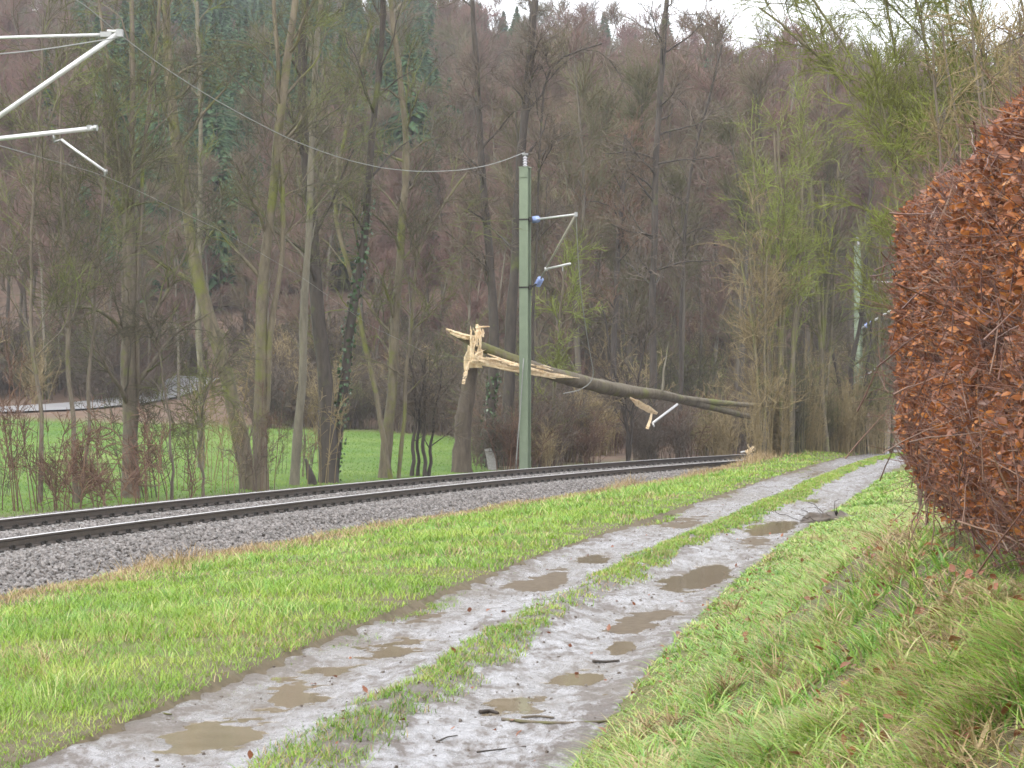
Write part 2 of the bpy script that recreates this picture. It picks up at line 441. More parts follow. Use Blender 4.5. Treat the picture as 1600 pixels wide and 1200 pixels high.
def ground():
    nu, nv = 420, 620
    u = np.tan(np.linspace(math.radians(-48), math.radians(48), nu))
    t = np.linspace(0, 1, nv)
    D = 5.0 * np.exp(t * math.log(534.0 / 5.0))          # distance from a point behind the photographer
    DD, UU = np.meshgrid(D, u, indexing='ij')
    Y = DD - 14.0; X = UU * DD
    Z = ground_z(X, Y)
    V = np.stack([X, Y, Z], -1).reshape(-1, 3)
    i = np.arange(nv - 1)[:, None] * nu + np.arange(nu - 1)[None]
    q4 = np.stack([i, i + 1, i + nu + 1, i + nu], -1).reshape(-1, 4)
    me = build_mesh('ground', V, [q4], M['ground'])
    q = q_of(X, Y); uu = X / np.maximum(Y, 5)
    wood = np.clip(sstep(-4, 6, Y - hill_start(uu)) + sstep(-0.015, -0.004, uu) * sstep(3, 8, q), 0, 1) * (q > 3)
    mead = (q > 3.3).astype(float)
    soil = sstep(2.0, 3.4, q) * (1 - sstep(4.0, 6.0, q)) + (np.abs(q + 3.3) < 0.5) * 0.7
    inpath = ((X > XL(Y)) & (X < XR(Y)) & (q < -3)).astype(float)
    edge_ = XL(Y) - X
    soil = np.clip(soil + inpath + 0.8 * (edge_ > -0.3) * (edge_ < 0.45 * fbm(X * 2.0, Y * 1.2) + 0.1) + 0.8 * sstep(0.75, 1.5, X - XR(Y)) * (Y < 20) * (q < -3), 0, 1)
    colr = np.stack([mead, wood, soil, np.ones_like(q)], -1).reshape(-1, 4).astype(np.float32)
    at = me.color_attributes.new('zone', 'FLOAT_COLOR', 'POINT'); at.data.foreach_set('color', colr.ravel())
    o = obj('ground', me); o['kind'] = 'structure'
ground()

# ------------------------------------------------------------------ muddy path
PUD = [(640, 962, 46, 13, 1.0), (835, 908, 52, 10, 1.3), (868, 888, 28, 9, 1.0), (1040, 812, 62, 13, 1.3), (1200, 822, 48, 12, 1.4), (1085, 904, 62, 15, 1.5),
       (1040, 953, 40, 7, 1.0), (990, 972, 42, 12, 1.2), (975, 1012, 26, 12, 1.0), (1270, 737, 34, 6, 1.0), (1255, 779, 34, 6, 1.0), (885, 1060, 40, 10, 0.8),
       (560, 1010, 70, 20, 0.7), (690, 945, 50, 12, 0.7), (400, 1090, 90, 22, 0.7), (470, 1052, 60, 16, 0.7), (300, 1150, 80, 22, 0.7), (740, 925, 40, 9, 0.7), (930, 870, 34, 8, 0.8), (1120, 880, 30, 8, 0.8), (800, 1100, 50, 10, 0.5), (960, 1085, 34, 10, 0.5), (1130, 775, 40, 6, 0.9), (1180, 850, 30, 7, 0.8), (930, 1045, 40, 12, 0.6)]
def _hit(x, y, z=-0.06):
    Y = 20.0
    for _ in range(50): Y = 0.5 * Y + 0.5 * (EYE - (zpath(Y) + z)) * F / (y - YH)
    return np.array([(x - 800) / F * Y, Y])
HOLLOW = []
for px, py, hw, hh, dp in PUD:
    c = _hit(px, py); hw, hh = hw * 1.3, hh * 1.35; e1 = _hit(px + hw, py) - c; e2 = (_hit(px - 0.7 * hh, py + hh) - _hit(px + 0.7 * hh, py - hh)) / 2
    HOLLOW.append((c, np.linalg.inv(np.stack([e1, e2], 1)), e1, e2, dp))
def path_h(X, Y):
    """surface of the path: two ruts, a low crown, churned mud, hollows where water stands"""
    X, Y = np.broadcast_arrays(np.asarray(X, float), np.asarray(Y, float))
    w = (X - XL(Y)) / (XR(Y) - XL(Y))
    rut = np.exp(-((w - 0.24) / 0.13) ** 2) + np.exp(-((w - 0.78) / 0.13) ** 2)
    z = zpath(Y) - 0.02 - 0.03 * rut + 0.05 * np.exp(-((w - 0.5) / 0.08) ** 2)
    z = z + 0.05 * (fbm(X * 2.2, Y * 1.0) - 0.5) + 0.062 * (fbm(X * 5, Y * 4, 5) - 0.5) + 0.012 * (vnoise(X * 30, Y * 24) - 0.5)
    for c, inv, e1, e2, dp in HOLLOW:
        dx, dy = X - c[0], Y - c[1]
        r2 = (inv[0, 0] * dx + inv[0, 1] * dy) ** 2 + (inv[1, 0] * dx + inv[1, 1] * dy) ** 2
        z = z - 0.06 * dp * np.exp(-np.minimum(r2, 30) * 0.9)
    edge = np.clip(np.maximum(-w, w - 1) / 0.12 + 0.0, 0, 1)
    return z - 0.10 * edge
def path():
    s = 6.0 * np.exp(np.linspace(0, 1, 1500) * math.log(118 / 6.0))
    w = np.linspace(-0.12, 1.12, 130)
    S, W = np.meshgrid(s, w, indexing='ij')
    Y = S; X = lerp(XL(S), XR(S), W)
    V = np.stack([X, Y, path_h(X, Y)], -1).reshape(-1, 3)
    n = len(w); i = np.arange(len(s) - 1)[:, None] * n + np.arange(n - 1)[None]
    q4 = np.stack([i, i + 1, i + n + 1, i + n], -1).reshape(-1, 4)
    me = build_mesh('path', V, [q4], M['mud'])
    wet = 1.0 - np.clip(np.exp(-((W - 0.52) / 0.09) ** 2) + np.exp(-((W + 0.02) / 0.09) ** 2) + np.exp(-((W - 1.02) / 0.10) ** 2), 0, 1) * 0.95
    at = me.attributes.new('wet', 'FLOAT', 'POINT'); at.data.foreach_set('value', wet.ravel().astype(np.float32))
    pool = np.zeros(W.size); xr, yr = X.ravel(), Y.ravel()
    for c, inv, e1, e2, dp in HOLLOW:
        dx, dy = xr - c[0], yr - c[1]
        pool = np.maximum(pool, np.exp(-0.55 * np.minimum((inv[0, 0] * dx + inv[0, 1] * dy) ** 2 + (inv[1, 0] * dx + inv[1, 1] * dy) ** 2, 30)))
    at = me.attributes.new('pool', 'FLOAT', 'POINT'); at.data.foreach_set('value', pool.astype(np.float32))
    o = obj('path', me); o['kind'] = 'structure'
path()

# puddles: level sheets of water lying in the hollows; the mud rises through the sheet and draws the shore
for c, inv, e1, e2, dp in HOLLOW:
    g = np.linspace(-1.7, 1.7, 61)
    A_, B_ = np.meshgrid(g, g, indexing='ij')
    P2 = c + A_[..., None] * e1 + B_[..., None] * e2
    hgt = path_h(P2[..., 0], P2[..., 1])
    rr_ = np.hypot(A_, B_)
    lev = float(np.quantile(hgt[rr_ < 0.9], 0.72))
    wv = (P2[..., 0] - XL(P2[..., 1])) / (XR(P2[..., 1]) - XL(P2[..., 1]))
    rim = (rr_ > 1.55) | (wv < 0.04) | (wv > 0.96)
    for _try in range(40):
        # only the water joined to the middle of the hollow, and only as high as the hollow holds it
        low = hgt < lev + 0.0015
        reach = (rr_ < 0.45) & low
        for _ in range(130):
            grown = reach.copy()
            grown[1:] |= reach[:-1]; grown[:-1] |= reach[1:]; grown[:, 1:] |= reach[:, :-1]; grown[:, :-1] |= reach[:, 1:]
            grown &= low
            if (grown == reach).all(): break
            reach = grown
        if not (reach & rim).any(): break
        lev -= 0.002
    cell = reach[:-1, :-1] | reach[1:, :-1] | reach[:-1, 1:] | reach[1:, 1:]
    if cell.sum() < 25: continue
    ii, jj = np.nonzero(cell)
    vid = np.full(A_.shape, -1); used = np.zeros(A_.shape, bool)
    for di, dj in ((0, 0), (1, 0), (1, 1), (0, 1)): used[ii + di, jj + dj] = True
    vid[used] = np.arange(used.sum())
    V = np.c_[P2[used] - c, np.full(used.sum(), lev)]
    q4 = np.stack([vid[ii, jj], vid[ii + 1, jj], vid[ii + 1, jj + 1], vid[ii, jj + 1]], -1)
    o = obj('puddle', build_mesh('puddle', V, [q4], M['water']), loc=(*c, 0)); o['kind'] = 'structure'

# road on the far side of the meadow
rp = smooth_line([(-62, 116), (-42, 126), (-31, 132), (-25, 136), (-21.0, 141), (-19.5, 147)], 60)
tn = unit(np.gradient(rp, axis=0)); nm = np.c_[-tn[:, 1], tn[:, 0]]
V = []
for wv in (-1.5, -0.5, 0.5, 1.5):
    p = rp + nm * wv; V.append(np.c_[p, ground_z(p[:, 0], p[:, 1]) + 0.12])
V = np.stack(V, 1); i = np.arange(59)[:, None] * 4 + np.arange(3)[None]
o = obj('road', build_mesh('road', V.reshape(-1, 3), [np.stack([i, i + 4, i + 5, i + 1], -1).reshape(-1, 4)], M['asphalt'])); o['kind'] = 'structure'

# ------------------------------------------------------------------ scattering for stuff (grass, gravel, leaves, far wood)
def scatter(name, pts, rot, scl, idx, protos, label=None, cat=None, parent=None, loc=(0, 0, 0)):
    col = bpy.data.collections.new(name + '_kinds')
    for k, me in enumerate(protos):
        po = bpy.data.objects.new('%s_kind_%02d' % (name, k), me); col.objects.link(po)
    me = bpy.data.meshes.new(name); n = len(pts)
    me.vertices.add(n); me.vertices.foreach_set('co', np.asarray(pts, np.float32).ravel())
    a = me.attributes.new('rot', 'FLOAT_VECTOR', 'POINT'); a.data.foreach_set('vector', np.asarray(rot, np.float32).ravel())
    a = me.attributes.new('scl', 'FLOAT', 'POINT'); a.data.foreach_set('value', np.asarray(scl, np.float32))
    a = me.attributes.new('idx', 'INT', 'POINT'); a.data.foreach_set('value', np.asarray(idx, np.int32))
    me.update()
    ng = bpy.data.node_groups.new(name, 'GeometryNodeTree')
    ng.interface.new_socket('Geometry', in_out='INPUT', socket_type='NodeSocketGeometry')
    ng.interface.new_socket('Geometry', in_out='OUTPUT', socket_type='NodeSocketGeometry')
    gi = ng.nodes.new('NodeGroupInput'); go = ng.nodes.new('NodeGroupOutput')
    ip = ng.nodes.new('GeometryNodeInstanceOnPoints'); ci = ng.nodes.new('GeometryNodeCollectionInfo')
    ci.inputs['Collection'].default_value = col
    ci.inputs['Separate Children'].default_value = True; ci.inputs['Reset Children'].default_value = True
    def at(nm, t):
        x = ng.nodes.new('GeometryNodeInputNamedAttribute'); x.data_type = t; x.inputs['Name'].default_value = nm
        return [s for s in x.outputs if s.enabled and s.name == 'Attribute'][0]
    L = ng.links.new
    L(gi.outputs[0], ip.inputs['Points']); L(ci.outputs[0], ip.inputs['Instance'])
    ip.inputs['Pick Instance'].default_value = True
    L(at('idx', 'INT'), ip.inputs['Instance Index']); L(at('rot', 'FLOAT_VECTOR'), ip.inputs['Rotation']); L(at('scl', 'FLOAT'), ip.inputs['Scale'])
    L(ip.outputs[0], go.inputs[0])
    o = obj(name, me, parent, loc)
    md = o.modifiers.new('scatter', 'NODES'); md.node_group = ng
    return tag(o, label, cat, kind='stuff')

# ------------------------------------------------------------------ railway
def tp(q, a, z):   # q: sideways from the track's middle (outwards +), a: angle along the arc
    r = RC + q
    return np.stack(np.broadcast_arrays(CX - r * np.cos(a), CY + r * np.sin(a), z), -1)
ZC, CANT = 0.142, 0.08           # rail-top level in the middle, rise per metre outwards
def ztop(q): return ZC + CANT * q
A0, A1 = 0.10, 0.60
def ballast():
    a = np.arange(A0, A1, 0.0009)
    prof = [(-3.7, -0.50), (-3.25, -0.30), (-2.7, -0.185), (-2.1, -0.075), (-1.75, -0.015), (-1.35, 0.0), (-0.9, 0.0), (-0.6, -0.008), (0, -0.005), (0.6, -0.008), (0.9, 0.0), (1.35, 0.0), (1.75, -0.02), (2.3, -0.13), (2.9, -0.33), (3.5, -0.62)]
    qs = np.concatenate([np.linspace(prof[k][0], prof[k + 1][0], 4, endpoint=False) for k in range(len(prof) - 1)] + [[prof[-1][0]]])
    pz = np.interp(qs, [p[0] for p in prof], [p[1] for p in prof])
    A, Q = np.meshgrid(a, qs, indexing='ij')
    Z = pz[None] + np.where(np.abs(Q) < 2.2, CANT * Q, CANT * 2.2 * np.sign(Q)) + ZC - 0.195
    P = tp(Q, A, Z)
    P[..., 2] += 0.035 * (fbm(P[..., 0] * 6, P[..., 1] * 6, 3) - 0.5)
    n = len(qs); i = np.arange(len(a) - 1)[:, None] * n + np.arange(n - 1)[None]
    o = obj('ballast_bed', build_mesh('ballast_bed', P.reshape(-1, 3), [np.stack([i, i + 1, i + n + 1, i + n], -1).reshape(-1, 4)], M['ballast']))
    o['kind'] = 'structure'
    return qs, pz
BQ, BZ = ballast()
def ballast_z(q): return np.interp(q, BQ, BZ) + np.where(np.abs(q) < 2.2, CANT * q, CANT * 2.2 * np.sign(q)) + ZC - 0.195

track = thing('railway_track', 'single railway track curving right, rusty brown rails on concrete sleepers', 'railway track', tuple(tp(0, 0.25, 0.0)))
TO = np.array(track.location)
RAIL = [(-0.036, 0.0), (-0.036, -0.028), (-0.010, -0.045), (-0.009, -0.125), (-0.066, -0.148), (-0.068, -0.159), (0.068, -0.159), (0.066, -0.148), (0.009, -0.125), (0.010, -0.045), (0.036, -0.028), (0.036, 0.0), (0.022, 0.004), (-0.022, 0.004)]
def rail(q0):
    a = np.arange(A0, A1, 0.003)
    dq = np.array([p[0] for p in RAIL]); dz = np.array([p[1] for p in RAIL])
    P = tp(q0 + dq[None], a[:, None], ztop(q0) + dz[None])
    n = len(RAIL); j = np.arange(n); j2 = (j + 1) % n
    i = np.arange(len(a) - 1)[:, None] * n
    q4 = np.stack([i + j, i + j2, i + n + j2, i + n + j], -1)
    mi = np.broadcast_to(np.isin(j, [11, 12, 13]).astype(int), q4.shape[:2])
    obj('rail', build_mesh('rail', P.reshape(-1, 3) - TO, [q4.reshape(-1, 4)], smooth=False, mats=[M['rail_side'], M['rail_top']], mat_idx=mi.ravel()), track)
rail(-0.75); rail(0.75)
# sleepers 0.6 m apart, two clips at each rail
sb = Buf()
prof = [(-1.3, 0.0), (-0.95, 0.012), (-0.55, 0.012), (-0.3, -0.02), (0.3, -0.02), (0.55, 0.012), (0.95, 0.012), (1.3, 0.0)]
ring = []
for q_, zt in prof:
    ring += [(q_, -0.15, -0.2), (q_, -0.105, zt), (q_, 0.105, zt), (q_, 0.15, -0.2)]
fq = []
for k in range(len(prof) - 1):
    for j in range(3): fq.append([4 * k + j, 4 * k + j + 1, 4 * k + j + 5, 4 * k + j + 4])
fq += [[0, 3, 2, 1], [28, 29, 30, 31]]
sb.add(np.array(ring) * [-1, 1, 1] * np.array([-1, 1, 1]), fq)
SLEEPER = sb.mesh('sleeper', M['concrete'], smooth=False)
cb = Buf()
box(cb, (0, 0, 0.012), (0.09, 0.17, 0.03)); box(cb, (-0.005, 0, 0.045), (0.035, 0.045, 0.06))
tubes(cb, np.array([[-0.05, -0.07, 0.03], [-0.06, -0.03, 0.055], [0.0, 0.0, 0.05], [-0.06, 0.03, 0.055], [-0.05, 0.07, 0.03]])[None], np.full((1, 5), 0.012), 5)
CLIP = cb.mesh('clip', M['clip'], smooth=False)
n_sl = 0
far_clips = Buf()
for k in range(-8, 180):
    a = 0.195 + (k * 0.6 + 0.05) / RC
    if a < A0 + .01 or a > A1 - .01: continue
    p = tp(0, a, ZC - 0.175)
    rot = math.pi - 0 - a            # local +x points outwards
    base = p - TO
    if -6 <= k < 69:
        s = obj('sleeper', SLEEPER, track, tuple(base)); s.rotation_euler = (0, -math.atan(CANT) * -1, rot)
        s.rotation_euler = (0, math.atan(CANT) * -1, rot)
        for qc, f in ((-0.75 - 0.105, -1), (-0.75 + 0.105, 1), (0.75 - 0.105, -1), (0.75 + 0.105, 1)):
            c = obj('clip', CLIP, s, (qc, 0, 0.012)); c.rotation_euler = (0, 0, 0 if f > 0 else math.pi)
    else:
        s = obj('sleeper', SLEEPER, track, tuple(base)); s.rotation_euler = (0, math.atan(CANT) * -1, rot)
        for qc in (-0.855, -0.645, 0.645, 0.855):
            box(far_clips, tp(qc, a, ZC - 0.155 + CANT * qc) - TO, (0.09, 0.15, 0.06), rotz(rot))
fc = obj('far_clips', far_clips.mesh('far_clips', M['clip'], smooth=False), track); fc['kind'] = 'stuff'

# ballast stones
def stone(seed):
    r = np.random.default_rng(seed)
    V = np.array([[x, y, z] for x in (-1, 1) for y in (-1, 1) for z in (-1, 1)], float)
    V = np.concatenate([V * 0.62, [[1, 0, 0], [-1, 0, 0], [0, 1, 0], [0, -1, 0], [0, 0, 1], [0, 0, -1]]]) * (0.8 + 0.4 * r.random((14, 1))) * [1.0, 0.8, 0.65]
    V += r.normal(0, 0.08, V.shape)
    cube = [(0, 1, 3, 2, 9), (4, 6, 7, 5, 8), (0, 4, 5, 1, 11), (2, 3, 7, 6, 10), (0, 2, 6, 4, 13), (1, 5, 7, 3, 12)]
    t = []
    for a, b, c, d, e in cube: t += [(a, b, e), (b, c, e), (c, d, e), (d, a, e)]
    return build_mesh('stone', V * 0.034, [np.array(t)], M['stone'], smooth=False)
STONES = [stone(k) for k in range(8)]
n = 95000
sa = A0 + 0.03 + (0.42 - A0) * rng.random(n) ** 1.25
sq = rng.uniform(-3.35, 2.4, n)
keep = ~((np.abs(np.abs(sq) - 0.75) < 0.1))
sa, sq = sa[keep], sq[keep]; n = len(sa)
P = tp(sq, sa, ballast_z(sq) + 0.008 + 0.012 * rng.random(n))
scatter('ballast_stones', P, rng.random((n, 3)) * 6.28, 0.75 + 0.75 * rng.random(n), rng.integers(0, 8, n), STONES, 'grey crushed stone ballast heaped along both sides of the rails', 'gravel')

# ------------------------------------------------------------------ grass
def blades(name, pos, h, w, lean, curl, mats, K=3, mi=None, label=None):
    """every blade its own bent strip; all of them one object, since nobody could count them"""
    n = len(pos)
    az = rng.random(n) * 6.283; ln = lean * (0.2 + 1.1 * rng.random(n)); cu = curl * (0.3 + rng.random(n))
    s = np.linspace(0, 1, K)[None]
    L = h[:, None]
    out = L * (ln[:, None] * s + cu[:, None] * s ** 2.2)
    up = L * np.maximum(s * np.sqrt(np.maximum(1 - (0.6 * ln[:, None]) ** 2, 0.15)) - 0.4 * cu[:, None] * s ** 2.6, 0.02 * s)
    C = pos[:, None] + np.stack([np.cos(az)[:, None] * out, np.sin(az)[:, None] * out, up], -1)
    tw = az + 1.57 + rng.normal(0, 0.6, n)
    W = (w * (0.6 + 0.8 * rng.random(n)))[:, None] * (1 - s ** 1.8)
    side = np.stack([np.cos(tw), np.sin(tw), 0 * tw], -1)[:, None]
    Lf = C - side * W[..., None] / 2; Rt = C + side * W[..., None] / 2
    V = np.concatenate([np.stack([Lf[:, :-1], Rt[:, :-1]], 2).reshape(n, -1, 3), C[:, -1:]], 1)   # n, 2(K-1)+1, 3
    m = 2 * (K - 1) + 1
    b = np.arange(n)[:, None] * m
    i = b + 2 * np.arange(K - 2)[None]
    q4 = np.stack([i, i + 1, i + 3, i + 2], -1).reshape(-1, 4)
    j = (b + 2 * (K - 2)).ravel()
    t3 = np.stack([j, j + 1, j + 2], -1)
    idx = None
    if mi is not None: idx = np.concatenate([np.repeat(mi, K - 2), mi])
    o = obj(name, build_mesh(name, V.reshape(-1, 3), [q4, t3], mats=mats, mat_idx=idx))
    return tag(o, label, 'grass', kind='stuff')

def rand_rot(n, tilt=0.12): return np.c_[rng.normal(0, tilt, n), rng.normal(0, tilt, n), rng.random(n) * 6.283]
def sample_Y(n, y0, y1, p=1.0):
    """more samples close by: density ~ Y^-p"""
    u = rng.random(n); k = 2 - p        # fan-shaped ground
    return (y0 ** k + u * (y1 ** k - y0 ** k)) ** (1 / k)
def clump(n_c, per, y0, y1, p, ulo, uhi, spread):
    Yc = sample_Y(n_c, y0, y1, p); Xc = rng.uniform(ulo, uhi, n_c) * Yc
    Y = np.repeat(Yc, per) + rng.normal(0, 1, n_c * per) * spread * np.repeat(np.maximum(1, Yc / 25), per)
    X = np.repeat(Xc, per) + rng.normal(0, 1, n_c * per) * spread * np.repeat(np.maximum(1, Yc / 25), per)
    return X, Y
G3 = [M['grass'], M['grass_coarse'], M['grass_dry']]

# verge between path and ballast
X, Y = clump(42000, 9, 8, 97, 1.45, -0.27, 0.2, 0.07)
q = q_of(X, Y); dl = XL(Y) - X
k = (dl > -0.2 + 0.5 * (fbm(X * 1.6, Y * 0.8) - 0.5)) & (q < -3.2) & (Y > 7)
X, Y, q, dl = X[k], Y[k], q[k], dl[k]
patch = fbm(X * 0.7, Y * 0.7)
hh = (0.035 + 0.08 * sstep(0.3, 0.65, patch) + 0.05 * rng.random(len(X))) * np.interp(dl, [0, 0.5, 1.3], [0.6, 0.8, 1.0])
tall = (fbm(X * 1.9 + 70, Y * 1.9) > 0.62) & (dl > 0.6); hh = np.where(tall, hh * 1.5, hh)
dryp = (rng.random(len(X)) < np.interp(q, [-4.6, -3.5], [0.03, 0.75]) + 0.25 * (fbm(X * 0.9 + 20, Y * 0.9) > 0.6))
blades('verge_grass', np.c_[X, Y, ground_z(X, Y) - 0.01], hh, 0.0065 * np.maximum(1, Y / 17), 0.55, 0.5, G3, 3, np.where(dryp, 2, np.where(tall, 1, 0)), 'short bright green grass verge between track and muddy path')
# withered grass along the ballast's foot
n = 26000
aa = np.repeat(rng.uniform(0.13, 0.43, n // 20), 20); qq = np.repeat(-3.3 + rng.normal(0, 0.26, n // 20), 20)
aa = aa + rng.normal(0, 0.12, len(aa)) / RC; qq = qq + rng.normal(0, 0.1, len(qq))
kk = rng.random(len(aa)) < np.interp(aa, [0.13, 0.25, 0.3, 0.43], [0.5, 0.7, 1, 1]) * (0.2 + 1.2 * fbm(aa * 130, qq * 2))
aa, qq = aa[kk], qq[kk]
Pd = tp(qq, aa, 0.0); Pd[:, 2] = np.maximum(ground_z(Pd[:, 0], Pd[:, 1]), np.where(qq > -3.7, ballast_z(qq), -9)) - 0.02
big = fbm(aa * 90 + 3, qq * 0 + 1.5)
blades('dry_grass', Pd, (0.07 + 0.10 * rng.random(len(Pd)) + 0.42 * sstep(0.47, 0.62, big) * rng.random(len(Pd))) * np.interp(aa, [0.13, 0.27, 0.33, 0.372, 0.385], [0.6, 0.8, 1.15, 1.1, 0.35]), np.full(len(Pd), 0.012), 0.5, 0.5, [M['grass_dry']], 4, None, 'withered tan grass strip along the foot of the ballast')
# bank below the hedge
Yc = np.concatenate([sample_Y(10000, 4.6, 66, 1.5), rng.uniform(4.6, 11, 7500)]); Xc = XR(Yc) + rng.uniform(-0.15, 3.4, len(Yc)) * np.interp(Yc, [5, 30, 66], [1, 0.8, 0.6])
per = 13
Y = np.repeat(Yc, per) + rng.normal(0, 0.05, len(Yc) * per); X = np.repeat(Xc, per) + rng.normal(0, 0.05, len(Yc) * per)
k = (X - XR(Y) > -0.03 + 0.4 * (fbm(X * 1.5, Y * 0.8) - 0.5)) & (X / Y < 0.30)
X, Y = X[k], Y[k]
pt = fbm(X * 3.1, Y * 2.3); pd = fbm(X * 2.9 + 40, Y * 2.1)
hh = (0.05 + 0.10 * sstep(0.4, 0.68, pt) + 0.07 * rng.random(len(X))) * np.interp(X - XR(Y), [0, 0.5], [0.5, 1])
mi = np.where(rng.random(len(X)) < 0.1 + 0.22 * sstep(0.8, 1.6, X - XR(Y)) + 0.4 * sstep(0.48, 0.62, pd), 2, np.where(rng.random(len(X)) < 0.55, 1, 0))
hh = np.where(mi == 2, hh * 0.95, hh) * np.where(fbm(X * 1.9 + 11, Y * 1.4) > 0.6, 1.3, 0.85)
gap = (X - XR(Y) > 0.9) & (fbm(X * 2.6 + 33, Y * 2.2) > 0.56) & (rng.random(len(X)) < 0.8)
X, Y, hh, mi = X[~gap], Y[~gap], hh[~gap], mi[~gap]
blades('bank_grass', np.c_[X, Y, ground_z(X, Y) - 0.01], hh, 0.008 * np.maximum(1, Y / 14), 1.0, 1.0, G3, 5, mi, 'coarse green and straw coloured grass on the bank below the hedge')
# long arching tussocks on the bank
Yt_ = np.concatenate([rng.uniform(5.2, 14, 190), rng.uniform(14, 45, 80)]); Xt_ = XR(Yt_) + rng.uniform(0.15, 1.0, 270) * np.minimum(hedge_face(Yt_) - XR(Yt_), 3)
kt = Xt_ / Yt_ < 0.26; Xt_, Yt_ = Xt_[kt], Yt_[kt]
X = np.repeat(Xt_, 46) + rng.normal(0, 0.035, len(Xt_) * 46); Y = np.repeat(Yt_, 46) + rng.normal(0, 0.035, len(Xt_) * 46)
hh = (np.repeat(rng.uniform(0.14, 0.30, len(Xt_)), 46)) * rng.uniform(0.5, 1.1, len(X))
mi = np.where(np.repeat(rng.random(len(Xt_)) < 0.22, 46) | (rng.random(len(X)) < 0.12), 2, 1)
blades('bank_tussocks', np.c_[X, Y, ground_z(X, Y) - 0.01], hh, np.full(len(X), 0.0095), 0.55, 1.1, G3, 6, mi, 'long arching tussocks of green and straw blades on the bank')
# crown of the path
n = 90000
Y = sample_Y(n, 8, 90, 1.05); w = 0.505 + rng.normal(0, 0.065, n); X = lerp(XL(Y), XR(Y), w)
dens = np.interp(Y, [8, 14, 20, 23, 24.5, 26, 27.5, 29, 60, 90], [0.7, 0.9, 1, 0.9, 0.2, 0.12, 0.25, 1, 1, 0.8])
k = (rng.random(n) < dens) & (np.abs(w - 0.505) < 0.005 + 0.20 * fbm(X * 1.5 + 5, Y * 1.1)) & (np.abs(X / Y) < 0.3) & (fbm(X * 3, Y * 3 + 9) > 0.34)
X, Y = X[k], Y[k]
blades('path_grass', np.c_[X, Y, path_h(X, Y) - 0.005], 0.03 + 0.055 * rng.random(len(X)), 0.006 * np.maximum(1, Y / 16), 0.6, 0.5, G3, 3, np.where(rng.random(len(X)) < 0.22, 2, 0), 'low grass growing along the crown between the two wheel ruts')
# meadow
n = 110000
Y = sample_Y(n, 46, 132, 1.0); X = rng.uniform(-0.3, -0.006, n) * Y
q = q_of(X, Y); k = (q > 4.2) & (Y < hill_start(X / Y) + 5 * fbm(X * 0.2, Y * 0.2))
X, Y = X[k], Y[k]
blades('meadow_grass', np.c_[X, Y, ground_z(X, Y)], 0.03 + 0.06 * rng.random(len(X)), np.full(len(X), 0.016), 0.7, 0.5, [M['grass_meadow']], 3, None, 'vivid green meadow grass beyond the line of trees')

# fallen leaves on bank, verge and path
def leaf_mesh(seed, size, mat, fold=0.25):
    r = np.random.default_rng(seed)
    t = np.linspace(0, 1, 5); wd = np.array([0.0, 0.25, 0.31, 0.2, 0.0]) * size
    bend = r.uniform(-0.35, 0.35)
    mid = np.c_[t * size, np.zeros(5), bend * size * t * (t - 0.4)]
    l = mid + np.c_[np.zeros(5), wd, wd * fold]; rr = mid + np.c_[np.zeros(5), -wd, wd * fold]
    V = np.concatenate([mid, l[1:4], rr[1:4]])
    f4 = [[1, 2, 6, 5], [2, 3, 7, 6], [2, 1, 8, 9], [3, 2, 9, 10]]; f3 = [[0, 1, 5], [3, 4, 7], [1, 0, 8], [4, 3, 10]]
    return build_mesh('leaf', V, [np.array(f4), np.array(f3)], mat, smooth=True)
LEAVES = [leaf_mesh(500 + k, 0.055 + 0.004 * k, M['leaf_brown'], 0.15 + 0.1 * (k % 4)) for k in range(6)]
Y = sample_Y(6500, 5.2, 50, 1.6); X = XR(Y) + rng.uniform(-2.8, 3.2, len(Y))
dr = X - XR(Y)
k = rng.random(len(Y)) < np.where(dr > 1.4, 1.0, np.where(dr > 0, 0.25, 0.05)); X, Y, dr = X[k], Y[k], dr[k]
onp = (dr < 0) & (X > XL(Y))
scatter('fallen_leaves', np.c_[X, Y, np.where(onp, path_h(X, Y) + 0.012, ground_z(X, Y) + 0.05 * (dr > 0))], rand_rot(len(X), 0.5), 0.5 + 0.55 * rng.random(len(X)), rng.integers(0, 6, len(X)), LEAVES, 'brown fallen beech leaves scattered over the bank', 'leaves')
# grit and clods pressed into the mud
Y = sample_Y(3500, 8, 60, 1.1); w = rng.random(len(Y)); X = lerp(XL(Y), XR(Y), w)
k = np.abs(X / Y) < 0.28; X, Y = X[k], Y[k]
M['clod'] = plain('clod', (0.085, 0.065, 0.048), 0.5, 0, 0.3, 20)
CLODS = []
for st in STONES[:4]:
    c = st.copy(); c.materials.clear(); c.materials.append(M['clod']); CLODS.append(c)
scatter('path_grit', np.c_[X, Y, path_h(X, Y)], rng.random((len(X), 3)) * 6.28, 0.12 + 0.5 * rng.random(len(X)) ** 4, rng.integers(0, 4, len(X)), CLODS, 'small dark stones and clods lying in the wet mud of the path', 'grit')

